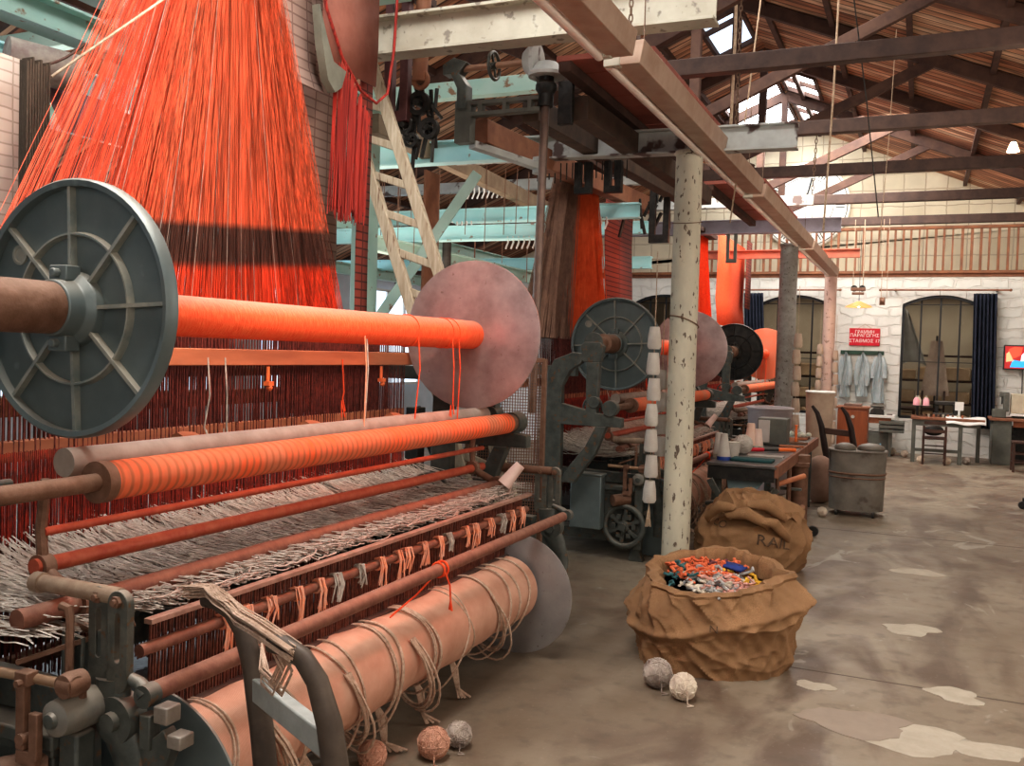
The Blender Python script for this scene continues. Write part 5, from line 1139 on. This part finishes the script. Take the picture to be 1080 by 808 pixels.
t = thing('screwdriver', (-1.25,8.75,.75), 'long red and black tool with an orange end lying on the workbench', 'tool')
MB().cyl((-1.40,8.62,.772),(-1.28,8.70,.772),.018,12).build('handle', plastic_red, t); MB().cyl((-1.28,8.70,.772),(-1.16,8.78,.772),.016,12).build('grip', iron_dark, t); MB().cyl((-1.16,8.78,.772),(-1.02,8.88,.772),.018,12).build('tip', orange_plastic, t)
MB().box((-1.24,7.85,.762),(.34,.17,.024)).solo('folded_cloth', teal_cloth, 'folded dark teal cloth at the near edge of the workbench', 'cloth', bevel=.008)
MB().box((-1.2,8.3,.755),(.3,.16,.01)).solo('papers', M('grey paper', (.4,.35,.3), (.3,.26,.22)), 'flat grey papers behind the dark teal cloth', 'papers')
for i, (x, y, l_, a) in enumerate(((-1.2,9.9,.35,.3),(-1.1,9.7,.4,.1),(-1.15,10.2,.4,.5),(-1.3,10.3,.4,-.2),(-1.07,9.3,.3,.2),(-1.1,10.45,.2,.9))):
    MB().bar((x-l_/2*math.cos(a),y-l_/2*math.sin(a),.765),(x+l_/2*math.cos(a)*.5,y+l_/2*math.sin(a),.765),.03,.025).solo('wooden_shuttle', rust if i % 2 else orange_wood, ('reddish wooden shuttle lying flat, midway along the bench', 'dark rusty shuttle near the right edge of the bench', 'reddish shuttle near the far end of the bench', 'rusty shuttle farthest left near the bench end', 'reddish shuttle just beyond the orange tipped tool', 'short rusty shuttle at the far right bench corner')[i], 'shuttle', 'shuttles on the workbench', bevel=.006)
MB().cyl((-1.12,9.75,.75),(-1.12,9.75,.94),.012,10).cyl((-1.12,9.75,.94),(-1.12,9.75,.945),.02,10).solo('upright_tool', orange_plastic, 'thin upright orange tool right of the small grey cabinet', 'tool')
m = MB()
for k in range(14): m.sphere((-1.18+U(-.14,.1),10.55+U(-.12,.1),.775+U(0,.02)), U(.02,.035), 8, 6)
m.solo('scrap_pile', M('mixed pale scraps', (.75,.65,.5), (.35,.45,.4), 30), 'pile of pale mixed scraps at the far end of the workbench', 'scraps', kind='stuff')
t = thing('yarn_basket', (-1.55,8.9,.75), 'small dark tray of spools behind the white drum', 'tray')
MB().b2((-1.56,8.5,.75),(-1.5,8.7,.80)).build('tray', iron_dark, t, bevel=.004)
for k in range(4): MB().cyl((-1.53,8.52+k*.05,.8),(-1.53,8.52+k*.05,.86),.02,10).build('spool', beige_card, t)
# tubs and baskets behind
t = thing('round_tub', (-2.1,12.0,0), 'big grey round tub standing behind the small grey cabinet', 'tub')
MB().lathe([(.001,.01),(.22,.01),(.26,1.0),(.275,1.02),(.265,1.03),(.24,1.0),(.001,.9)], (-1.62,11.4,0), 'z', 32).build('tub_body', M('lilac grey plastic', (.42,.36,.36), (.34,.28,.28), 5, .6), t)
MB().ring((-1.62,11.4,1.02),'z',.265,.014,32,8).build('tub_rim', M('lilac grey rim', (.5,.43,.43)), t)
t = thing('tall_bin', (-1.33,13.6,0), 'tall tan bin with a white rim beside the mottled grey column', 'bin')
MB().lathe([(.001,.01),(.15,.01),(.19,1.18),(.17,1.18),(.001,1.0)], (-1.22,13.2,0), 'z', 24).build('bin_body', beige_card, t); MB().ring((-1.22,13.2,1.18),'z',.185,.014,28,8).build('bin_rim', white_paint, t)
for i, (x, y, r) in enumerate(((-1.05,9.6,.07),(-1.22,8.9,.08),(-1.3,9.5,.07),(-.86,10.0,.05))): yarn_ball(x, y, r, ('beige yarn ball under the right side of the workbench', 'beige yarn ball under the workbench beside the leaning pole', 'small beige yarn ball deep under the workbench', 'pale yarn ball on the floor next to the grey drum')[i], cream_yarn, tail=False)
# grey drum with iron strap
t = thing('grey_drum', (-.56,10.38,0), 'stained grey oval drum with a rusty strap standing in the aisle', 'drum')
def drum(u, v):
    a = 2*pi*u; c, s_ = math.cos(a), math.sin(a); e = .75; r = .27+.015*v
    return V(-.56+r*math.copysign(abs(c)**e,c), 10.38+r*.85*math.copysign(abs(s_)**e,s_), .06+.62*v)
b = MB().grid(drum, 48, 8, True); b.add([drum(i/48,1) for i in range(48)], [tuple(range(48))]); b.add([drum(i/48,0) for i in range(48)], [tuple(range(48))[::-1]]); b.build('drum_body', bin_grey, t)
MB().tube([drum(i/48,.62)+V(0,0,0) for i in range(48)], .012, 6, closed=True).tube([drum(i/48,.55) for i in range(48)], .008, 6, closed=True).build('strap', rust, t)
MB().tube([drum(i/48,.99) for i in range(48)], .012, 6, closed=True).build('drum_rim', bin_grey, t)
MB().sphere((-.68,10.3,.70),.11,18,10,(1,.9,.5)).sphere((-.43,10.38,.70),.14,18,10,(1,.8,.4)).build('lid_lumps', bin_grey, t)
for x, y in ((-.74,10.2),(-.38,10.2),(-.74,10.55),(-.38,10.55)): MB().lathe([(.02,-.015),(.035,-.01),(.035,.01),(.02,.015)], (x,y,.035), 'x', 14).build('caster', iron_dark, t)
# black curved chair arms behind the drum
t = thing('armchair', (-.85,11.3,0), 'dark wooden chair with curved uprights behind the grey drum', 'chair')
for x in (-1.08,-.76): MB().tube([(x-.04,11.2,1.08),(x+.02,11.2,1.0),(x+.07,11.22,.85),(x+.11,11.25,.62),(x+.15,11.3,.42)], [.016,.026,.034,.038,.036], 10).build('back_post', M('black brown wood', (.022,.012,.01), (.04,.02,.015), 8, .5), t)
MB().bar((-1.0,11.23,.80),(-.7,11.23,.78),.03,.07).build('back_rail', wood_dark, t, bevel=.008)
MB().b2((-1.02,11.2,.40),(-.52,11.65,.45)).build('seat', wood_dark, t, bevel=.01)
for x, y in ((-.98,11.24),(-.56,11.24),(-.98,11.6),(-.56,11.6)): MB().b2((x-.02,y-.02,0),(x+.02,y+.02,.4)).build('leg', wood_dark, t)
# sack of soft stuff beside the bench end
MB().sphere((-.98,10.98,.26),.25,24,14,(.75,.8,1.1)).solo('soft_sack', M('pinkish brown sack', (.42,.27,.2), (.3,.18,.13), 5, .9, 0, .4), 'pinkish brown soft sack between the workbench end and the grey drum', 'sack')
# reddish brown cabinet
t = thing('wooden_cabinet', (-.9,14.95,0), 'polished reddish brown wooden cabinet standing before the white wall', 'cabinet')
MB().b2((-1.11,14.8,.05),(-.68,15.2,.90)).build('carcass', cab_brown, t, bevel=.008)
MB().b2((-1.09,14.785,.08),(-.70,14.8,.87)).build('door', cab_brown, t, bevel=.004)
MB().cyl((-.89,14.785,.78),(-.89,14.775,.78),.025,18).build('round_badge', grey_paint, t)
MB().b2((-1.13,14.78,.90),(-.66,15.22,.93)).build('cabinet_top', wood_mid, t, bevel=.004)
MB().b2((-1.08,14.82,0),(-.71,15.18,.05)).build('plinth', wood_dark, t)
MB().b2((-1.03,14.9,.93),(-.78,15.1,.965)).solo('folder', M('dark folder', (.12,.07,.05), (.2,.12,.09)), 'dark folder lying on top of the reddish brown cabinet', 'folder', bevel=.004)

# side bench with old machine by the wall
t = thing('side_table', (-.62,17.3,0), 'low dark side table with stacked trays against the white wall below the smocks', 'table')
MB().b2((-1.05,17.05,.66),(-.35,17.6,.70)).build('tabletop', white_paint, t, bevel=.004); MB().b2((-1.0,17.1,.56),(-.42,17.55,.66)).build('drawer', orange_wood, t, bevel=.004)
for x, y in ((-1.0,17.1),(-.42,17.1),(-1.0,17.55),(-.42,17.55)): MB().b2((x-.025,y-.025,0),(x+.025,y+.025,.58)).build('leg', grey_green, t)
for k in range(3): MB().b2((-.6,16.95,.42+k*.07),(-.20,17.4,.47+k*.07)).build('tray', grey_green, t, bevel=.004)
MB().b2((-.95,17.15,.05),(-.45,17.5,.4)).build('lower_box', grey_green, t, bevel=.008)
t = thing('old_typewriter', (-.65,17.3,.70), 'small dark machine on the white topped side table', 'machine')
MB().prism([(-.77,.70),(-.53,.70),(-.55,.78),(-.6,.82),(-.7,.82),(-.75,.78)], 'y', 17.2, 17.45).build('case', iron_dark, t, bevel=.006); MB().cyl((-.76,17.32,.84),(-.54,17.32,.84),.02,12).build('roller', iron, t)
MB().lathe([(.001,0),(.03,0),(.03,.16),(.012,.2),(.012,.23),(.001,.23)], (-.56,16.9,.3), 'z', 16).solo('blue_bottle', M('pale blue bottle', (.35,.6,.75), (.3,.55,.7), 6, .3), 'pale blue bottle beside the side table', 'bottle').location.z = 0.0
MB().b2((-1.0,17.3,1.0),(-.4,17.35,1.02)).solo('grey_tray', grey_paint, 'pale grey tray leaning under the smocks', 'tray').location.z = .70

# sewing table, chair and machines by window
def simple_chair(x, y, z0, rz, lab, mat, slat=3, w=.42, hs=.45, hb=.9, group=None, cushion=None):
    t = thing('wooden_chair', (x,y,z0), lab, 'chair', group)
    def P(px, py, pz): return V(x+px*math.cos(rz)-py*math.sin(rz), y+px*math.sin(rz)+py*math.cos(rz), z0+pz)
    h = w/2-.02
    for sx in (-h, h):
        MB().bar(P(sx,-h,0), P(sx,-h,hs), .035,.035).build('leg', mat, t); MB().bar(P(sx,h,0), P(sx,h+.04,hb), .035,.035).build('leg', mat, t)
    MB().bar(P(0,-w/2,hs), P(0,w/2,hs), w, .03).build('seat', cushion or mat, t, bevel=.006)
    for k in range(slat): MB().bar(P(-h,h+.02,hs+.12+k*.13), P(h,h+.02,hs+.12+k*.13), .02,.05).build('back_slat', mat, t)
    for z in (.15,.28):
        for sx in (-h,h): MB().bar(P(sx,-h,z), P(sx,h,z), .02,.02).build('stretcher', mat, t)
        MB().bar(P(-h,-h,z), P(h,-h,z), .02,.02).build('stretcher', mat, t)
    return t
t = thing('sewing_table', (.30,16.85,0), 'grey legged sewing table below the arched window with pink yarn cones on it', 'table')
MB().b2((-.10,16.45,.70),(.98,17.15,.74)).build('tabletop', wood_mid, t, bevel=.004)
for x, y in ((-.05,16.5),(.64,16.5),(-.05,17.1),(.93,17.1)): MB().b2((x-.03,y-.03,0),(x+.03,y+.03,.70)).build('leg', grey_green, t, bevel=.004)
MB().b2((-.05,16.48,.18),(.64,16.52,.23)).b2((-.05,16.48,.60),(.9,16.52,.70)).build('rail', grey_green, t)
t = thing('overlock_machine', (.2,16.85,.74), 'dark sewing machine head on the sewing table behind the pink cones', 'sewing machine')
MB().b2((.22,16.8,.74),(.62,17.0,.80)).b2((.52,16.8,.80),(.62,17.0,.96)).b2((.24,16.82,.93),(.62,16.98,1.0)).b2((.25,16.86,.80),(.31,16.94,.94)).build('body', iron_dark, t, bevel=.012)
MB().lathe([(.01,-.015),(.05,-.015),(.05,.015),(.01,.015)], (.65,16.9,.93), 'x', 20).build('hand_wheel', iron_dark, t)
MB().b2((-.09,16.70,.9),(.2,17.04,.915)).cyl((.0,16.87,.74),(.0,16.87,.9),.01,8).build('cone_stand', iron_dark, t)
for i, (x, y, z) in enumerate(((-.03,16.80,.915),(.12,16.77,.915),(-.0,16.97,.915),(.12,16.95,.915))):
    t = thing('thread_cone', (x,y,z), ('pink thread cone, leftmost in front on the sewing table', 'pink thread cone, right one in front on the sewing table', 'cream thread cone behind the left pink one', 'cream thread cone behind the right pink one')[i], 'thread cone', 'thread cones on the sewing table')
    MB().lathe([(.001,0),(.05,0),(.048,.09),(.02,.13),(.001,.13)], (x,y,z), 'z', 20).build('wound_thread', yarn_pink if i < 2 else cream_yarn, t); MB().lathe([(.001,.13),(.015,.13),(.012,.16),(.001,.16)], (x,y,z), 'z', 12).build('cone_tip', cream_paint, t)
for k in range(9):
    x = .1+.07*k; o = MB().cyl((x,16.6+.03*(k%2),.74),(x,16.6+.03*(k%2),.79),.018,12).build('bobbin', (rust, cream_paint, orange_wood)[k%3]); o['label'] = ('small %s bobbin in the row along the front of the sewing table' % ('brown','cream','orange')[k%3]); o['category'] = 'bobbin'; o['group'] = 'bobbins on the sewing table, ' + ('brown','cream','orange')[k%3]
MB().b2((.55,16.75,.86),(.68,16.77,1.0)).b2((.6,16.76,.74),(.63,16.8,.86)).solo('white_card', white_paint, 'white upright card on the right side of the sewing table', 'card')
m = MB(); 
m.grid(lambda u, v: V(.42+.58*u, 16.42+.4*v, .752+.012*math.sin(9*u)+.01*math.sin(13*v) - (.10*max(0,.25-v)*4 if v < .25 else 0)), 30, 20); m.solo('white_cloth', white_paint, 'crumpled white cloth over the right corner of the sewing table', 'cloth', solid=.006)
simple_chair(.26,16.35,0,pi,'dark wooden chair pushed in at the front of the sewing table',wood_dark,2,.36,.42,.62)
MB().sphere((.24,16.25,.55),.15,20,12,(1,.35,.6)).solo('chair_cushion', iron_dark, 'dark cushion tied on the chair at the sewing table', 'cushion')
for i, (x, y) in enumerate(((-.18,17.2),(.07,16.35),(.46,16.4),(.75,16.6),(-.38,17.5))): yarn_ball(x, y, .06, ('pale yarn ball on the floor left of the sewing table', 'pale yarn ball under the left side of the sewing table', 'pale yarn ball under the right side of the sewing table', 'brown yarn ball on the floor right of the sewing table', 'small pale yarn ball by the wall under the side table')[i], brown_yarn if i == 3 else cream_yarn, tail=False)
# grey cabinet with green sewing machine
t = thing('grey_cabinet', (1.5,17.3,0), 'olive grey steel desk cabinet at the right edge against the white wall', 'cabinet')
MB().b2((1.12,16.95,.0),(1.40,17.5,.72)).build('pedestal', grey_green, t, bevel=.006); MB().b2((2.0,16.95,0),(2.2,17.5,.72)).build('pedestal', grey_green, t, bevel=.006)
MB().b2((1.08,16.9,.72),(2.25,17.6,.76)).build('desktop', wood_mid, t, bevel=.004); MB().b2((1.42,17.0,.62),(2.0,17.04,.72)).build('drawer', orange_wood, t, bevel=.004); MB().b2((1.4,17.45,0),(2.0,17.5,.62)).build('back_panel', iron_dark, t)
t = thing('sewing_machine', (1.25,17.2,.76), 'green sewing machine on the olive grey cabinet', 'sewing machine')
MB().b2((1.12,17.1,.76),(1.32,17.3,.90)).build('base', grey_green, t, bevel=.012); MB().b2((1.28,17.12,.86),(1.36,17.26,1.16)).b2((1.22,17.15,1.1),(1.36,17.25,1.18)).build('arm', grey_green, t, bevel=.012); MB().cyl((1.26,17.2,.98),(1.26,17.2,1.12),.012,8).build('needle_bar', iron_dark, t)
t = thing('beige_box', (1.6,17.25,.76), 'beige quilted box on the olive grey cabinet below the television', 'box')
MB().b2((1.39,17.1,.84),(1.9,17.4,1.16)).build('box_body', M('beige canvas', (.62,.55,.42), (.52,.45,.33), 7, .8), t, bevel=.012); MB().b2((1.38,17.09,.80),(1.91,17.41,.84)).build('box_base', white_paint, t); MB().b2((1.42,17.12,.76),(1.88,17.38,.80)).build('box_feet', iron_dark, t)
simple_chair(1.52,16.1,0,-pi/2,'dark ladder back chair cut off by the right edge',wood_dark,5,.36,.45,.78)
# black office chair foot at the right edge
t = thing('office_chair', (1.42,11.9,0), 'black office chair whose caster foot shows at the right edge', 'chair')
for k in range(5):
    a = pi+.1+2*pi*k/5; p = V(1.42+.30*math.cos(a),11.9+.30*math.sin(a),.085); MB().tube([(1.42,11.9,.14), p+V(0,0,.02)], [.03,.02], 10).build('base_arm', black_metal, t)
    MB().lathe([(.01,-.025),(.04,-.025),(.045,0),(.04,.025),(.01,.025)], (p.x,p.y,.045), 'y', 18).build('caster', black_metal, t)
MB().cyl((1.42,11.9,.12),(1.42,11.9,.42),.03,14).build('gas_column', black_metal, t); MB().box((1.42,11.9,.46),(.46,.46,.08)).build('seat', black_metal, t, bevel=.03); MB().box((1.68,11.9,.75),(.07,.42,.45)).build('backrest', black_metal, t, bevel=.03)

# ------------------------------------------------------------------ on the white wall
t = thing('wall_sign', (-.94,17.98,1.90), 'red rectangular sign with white Greek lettering hanging on the white wall', 'sign')
MB().b2((-1.20,17.965,1.90),(-.68,17.985,2.215)).build('sign_board', sign_red, t, bevel=.004)
for body, z, sz, dx in (('ΓΡΑΜΜΗ', 2.15, .075, 0), ('ΠΑΡΑΓΩΓΗΣ', 2.085, .082, 0), ('ΣΤΑΘΜΟΣ 17', 1.985, .082, 0)):
    vs, fs = text_mesh(body, sz); MB().add([(-.94+x, 17.958, z+y) for x, y, _ in vs], fs).build('sign_lettering', sign_white, t, smooth=False)
MB().tube([(-1.06,17.97,2.21),(-.94,17.975,2.29),(-.82,17.97,2.21)], .005, 5).build('sign_cord', rope_mat, t)
t = thing('coat_rack', (-.97,17.97,1.74), 'dark green coat hook board holding three smocks', 'coat rack')
MB().b2((-1.34,17.96,1.74),(-.60,17.99,1.81)).build('board', M('dark green paint', (.03,.08,.05), (.02,.05,.035)), t, bevel=.003)
for x in (-1.2,-.95,-.69): MB().tube([(x,17.96,1.79),(x,17.92,1.78),(x,17.91,1.81)], .007, 6).build('hook', iron_dark, t)
for i, (x, w, l_) in enumerate(((-1.24,.15,.82),(-.95,.17,.80),(-.67,.18,.90))):
    t = thing('smock', (x,17.9,1.78-l_), ('pale blue grey smock hanging at the left of the coat rack', 'pale blue grey smock in the middle of the coat rack', 'pale blue grey smock with short sleeves at the right of the coat rack')[i], 'smock', 'smocks on the coat rack')
    def sm(u, v, x=x, w=w, l_=l_, i=i):
        a = 2*pi*u; ww = w*(.12+.62*min(1,v*3)**.7+.25*v)/2*1.25; d = .05+.03*math.sin(a*5+i)+.02*math.sin(9*a+6*v)
        return V(x+ww*math.cos(a)+.012*math.sin(7*v), 17.9+d*math.sin(a)*.9, 1.78-l_*v)
    MB().grid(sm, 48, 26, True).build('smock_body', smock, t)
    for sg in (-1,1): MB().tube([(x+sg*.05,17.9,1.70),(x+sg*w*.46,17.88,1.55),(x+sg*w*.56,17.87,1.32),(x+sg*w*.5,17.87,1.18 if i != 2 else 1.36)], [.03,.045,.045,.038], 12).build('sleeve', smock, t)
def curtain(x0, x1, zt, zb, lab, y=17.86, bunch=1.0):
    t = thing('curtain', ((x0+x1)/2,y,zb), lab, 'curtain', 'dark curtains')
    MB().grid(lambda u, v: V(x0+(x1-x0)*u+ (.05*v if bunch else 0), y+.045*math.sin(u*2*pi*6)+.01*math.sin(u*31+v*4), zt+(zb-zt)*v), 90, 16).build('curtain_cloth', navy_cloth, t, solid=.008); return t
curtain(.80, 1.16, 2.84, .52, 'long dark navy curtain gathered at the right side of the arched window')
curtain(-3.1, -2.75, 2.84, 2.0, 'short bundle of dark navy curtain above the blackened disc')
for i, (a, b, lab) in enumerate(((-3.3,-1.38,'thin curtain rod above the left arched window'), (-.7,1.36,'thin curtain rod above the right arched window'))):
    t = thing('curtain_rod', ((a+b)/2,17.86,2.88), lab, 'curtain rod')
    MB().cyl((a,17.86,2.9),(b,17.86,2.9),.016,10).build('rod', wood_mid, t)
    for x in (a+.25,b-.2): MB().b2((x-.015,17.86,2.88),(x+.015,18.0,2.92)).build('bracket', iron_dark, t)
    for x in (a,b): MB().sphere((x,17.86,2.9),.025,10,8).build('finial', wood_mid, t)
# television
t = thing('television', (1.62,17.9,1.56), 'small wall television showing a red and blue picture at the right edge', 'television')
MB().b2((1.30,17.88,1.55),(1.98,17.96,1.97)).build('casing', black_metal, t, bevel=.006)
def scr(name, pts, colr, d): return MB().add([(x,17.878-d,z) for x,z in pts],[tuple(range(len(pts)))]).build(name, M('screen '+name, colr, rough=.4, emis=colr, estr=1.1, bump=0), t, smooth=False)
scr('screen', [(1.32,1.57),(1.96,1.57),(1.96,1.95),(1.32,1.95)], (.35,.02,.02), 0)
scr('red_patch', [(1.34,1.72),(1.38,1.9),(1.46,1.94),(1.58,1.93),(1.56,1.80),(1.45,1.74)], (.8,.08,.04), .001)
scr('blue_patch', [(1.40,1.59),(1.94,1.59),(1.9,1.72),(1.7,1.75),(1.55,1.70),(1.44,1.72)], (.03,.35,.75), .001)
scr('white_patch', [(1.56,1.70),(1.66,1.70),(1.68,1.8),(1.62,1.86),(1.57,1.8)], (.75,.75,.9), .002)
scr('orange_patch', [(1.34,1.68),(1.46,1.70),(1.44,1.73),(1.38,1.86),(1.34,1.82)], (.9,.4,.2), .002)
MB().tube([(1.6,17.97,1.55),(1.61,17.98,1.2),(1.6,17.98,1.0)], .008, 6).build('cable', iron_dark, t)
# hanging lamp and pulleys
t = thing('pendant_lamp', (-.98,16.6,2.5), 'shallow glowing pendant lamp hanging above the red sign', 'lamp')
MB().lathe([(.03,.10),(.05,.09),(.20,.02),(.215,0),(.20,.008),(.05,.075),(.03,.08)], (-.98,16.6,2.52), 'z', 32).build('lamp_shade', shade_in, t); MB().sphere((-.98,16.6,2.555),.035,14,10).build('bulb', lamp_glow, t); MB().tube([(-.98,16.6,2.62),(-.98,16.6,3.84)], .005, 5).build('flex', iron_dark, t)
l = bpy.data.lights.new('pendant', 'POINT'); l.energy = 6; l.color = (1,.7,.4); l.shadow_soft_size = .05; lo = bpy.data.objects.new('pendant', l); COL.objects.link(lo); lo.location = (-.98,16.6,2.47)
t = thing('pulley_block', (-.95,15.6,2.68), 'rusty double pulley block hanging just above the pendant lamp', 'pulley')
MB().b2((-1.05,15.57,2.72),(-.83,15.63,2.77)).b2((-1.03,15.57,2.66),(-.85,15.63,2.70)).build('cheeks', rust, t, bevel=.006); MB().lathe([(.01,-.02),(.05,-.02),(.04,0),(.05,.02),(.01,.02)], (-1.0,15.6,2.76), 'y', 18).lathe([(.01,-.02),(.05,-.02),(.04,0),(.05,.02),(.01,.02)], (-.88,15.6,2.76), 'y', 18).build('sheaves', iron_dark, t)
MB().tube([(-1.02,15.6,2.79),(-1.02,15.6,3.84)],.006,5).tube([(-.87,15.6,2.79),(-.88,15.6,3.84)],.008,5).build('hanging_rope', rope_mat, t)
t = thing('pulley_block', (-.58,15.6,2.5), 'small rusty pulley hanging to the right of the pendant lamp', 'pulley')
MB().lathe([(.01,-.03),(.06,-.03),(.045,0),(.06,.03),(.01,.03)], (-.58,15.6,2.56), 'x', 18).b2((-.62,15.57,2.5),(-.54,15.63,2.62)).build('sheave', rust, t, bevel=.004); MB().tube([(-.6,15.6,2.62),(-.6,15.6,3.84)],.005,5).tube([(-.52,15.6,2.6),(-.52,15.6,3.84)],.004,5).build('hanging_rope', rope_mat, t)
# ropes and chains from the roof
def chain(p, q, lab, r=.016):
    p = V(p); q = V(q); n = int((q-p).length/(r*2.6)); t = thing('hanging_chain', q, lab, 'chain', 'chains hanging from the roof'); m = MB()
    for k in range(n):
        c = p.lerp(q, (k+.5)/n); pts = []
        for i in range(8):
            a = 2*pi*i/8; x, z = r*.7*math.cos(a), r*1.7*math.sin(a); pts.append(c + (V(x,0,z) if k % 2 else V(0,x,z)))
        m.tube(pts, r*.28, 4, closed=True)
    m.build('links', chain_mat, t); return t
chain((-1.35,7.2,roofz(-1.35)-.1),(-1.36,7.2,3.28),'rusty chain hanging onto the strip light by the cream column')
chain((-1.42,4.6,4.2),(-1.42,4.6,3.22),'short rusty chain holding the end of the nearest strip light',.014)
chain((-1.0,9.4,3.78),(-1.02,9.4,3.2),'short chain hanging in front of the painted clock dial')
for i, (p, q, r, lab) in enumerate((((-1.32,8.0,4.9),(-1.53,8.0,2.75),.007,'pale rope slanting down beside the mottled grey column'), ((-.72,8.0,4.9),(-.77,8.0,2.66),.009,'thick pale rope hanging freely in front of the skylight'), ((-1.42,7.3,5.0),(-1.42,7.3,3.2),.012,'twisted pale rope beside the chain above the cream column'), ((-.64,8.2,4.7),(-.38,8.6,2.85),.006,'dark slanting cable hanging from the roof beside the pale rope'), ((-.35,10.0,4.9),(-.42,10.0,2.8),.004,'thin cord hanging from the roof in front of the gable wall'))):
    MB().tube([V(p), V(p).lerp(V(q),.5)+V(.01,0,0), V(q)], r, 6).solo('hanging_rope', iron_dark if i == 3 else rope_mat, lab, 'rope', 'ropes hanging from the roof')
t = thing('ceiling_spotlight', (1.0,13.6,4.1), 'small white spotlight clipped under the roof at the right edge', 'spotlight')
MB().lathe([(.03,.12),(.04,.1),(.075,0),(.001,.01)], (.98,13.55,4.36), 'z', 18).build('lamp_head', lamp_glow, t); MB().tube([(1.0,13.6,4.47),(1.02,13.6,4.6)], .02, 8).build('clip', iron_dark, t)

# room seen through the arched windows
MB().b2((-6.5,21.6,0),(2.7,21.8,3.2)).struct('wall_back_room', M('beige plaster', (.48,.40,.30), (.4,.32,.24), 2, .9), smooth=False)
for i, (x0, x1) in enumerate(((-3.4,-1.2),(-.6,1.5))):
    t = thing('cloth_shelf', ((x0+x1)/2,20.6,0), ('shelf of beige cloth bales behind the left arched window', 'shelf of beige cloth bales behind the right arched window')[i], 'shelf', 'shelves behind the windows')
    for z in (.35,.8,1.25,1.75): MB().b2((x0,20.3,z),(x1,20.9,z+.04)).build('shelf_board', wood_dark, t)
    for x in (x0,x1): MB().b2((x-.03,20.3,0),(x+.03,20.9,1.9)).build('upright', wood_dark, t)
    for z in (.39,.84,1.29):
        n = 4
        for k in range(n):
            a = x0+.06+(x1-x0-.12)*k/n; b_ = a+(x1-x0-.12)/n-.03; MB().b2((a,20.28,z),(b_,20.8,z+U(.2,.3))).solo('cloth_bale', M('beige cloth bale', (.60,.42,.26), (.48,.32,.2), 6, .9) if (k+i) % 2 == 0 else M('tan cloth bale', (.5,.36,.24), (.4,.27,.17), 6, .9), 'folded beige or tan cloth bale lying on a shelf behind the %s arched window' % ('left','right')[i], 'cloth bale', 'cloth bales behind the %s window' % ('left','right')[i], bevel=.02)
t = thing('hanging_apron', (.25,19.6,1.0), 'long pinkish beige apron on a stand behind the right arched window', 'apron')
MB().grid(lambda u, v: V(.28+(.10+.16*v)*math.cos(2*pi*u), 19.6+(.05+.03*math.sin(6*pi*u))*math.sin(2*pi*u), 2.05-1.05*v), 36, 14, True).build('apron_cloth', M('pinkish beige linen', (.55,.40,.32), (.42,.3,.24), 8, .9), t); MB().cyl((.28,19.6,0),(.28,19.6,2.15),.02,10).b2((.05,19.4,0),(.5,19.8,.03)).build('stand', iron_dark, t)
simple_chair(.25,19.1,0,0,'dark slatted chair seen through the right arched window',wood_dark,3,.42,.5,1.1)
t = thing('window_table', (-.1,19.4,0), 'dark table behind the glass of the right arched window', 'table')
MB().b2((-.6,19.0,.72),(.0,19.9,.76)).b2((-.55,19.05,0),(-.5,19.1,.72)).b2((-.1,19.05,0),(-.05,19.1,.72)).build('table_frame', wood_dark, t)
MB().grid(lambda u, v: V(-.38+.5*u*(.3+.7*v), 19.5+.05*math.sin(9*u), 2.55-1.0*v+.1*math.sin(3*u)), 24, 14).solo('draped_sheet', M('pale grey draped sheet', (.5,.48,.45), (.4,.36,.33), 5, .9), 'pale grey sheet draped high behind the right arched window', 'cloth', solid=.006)
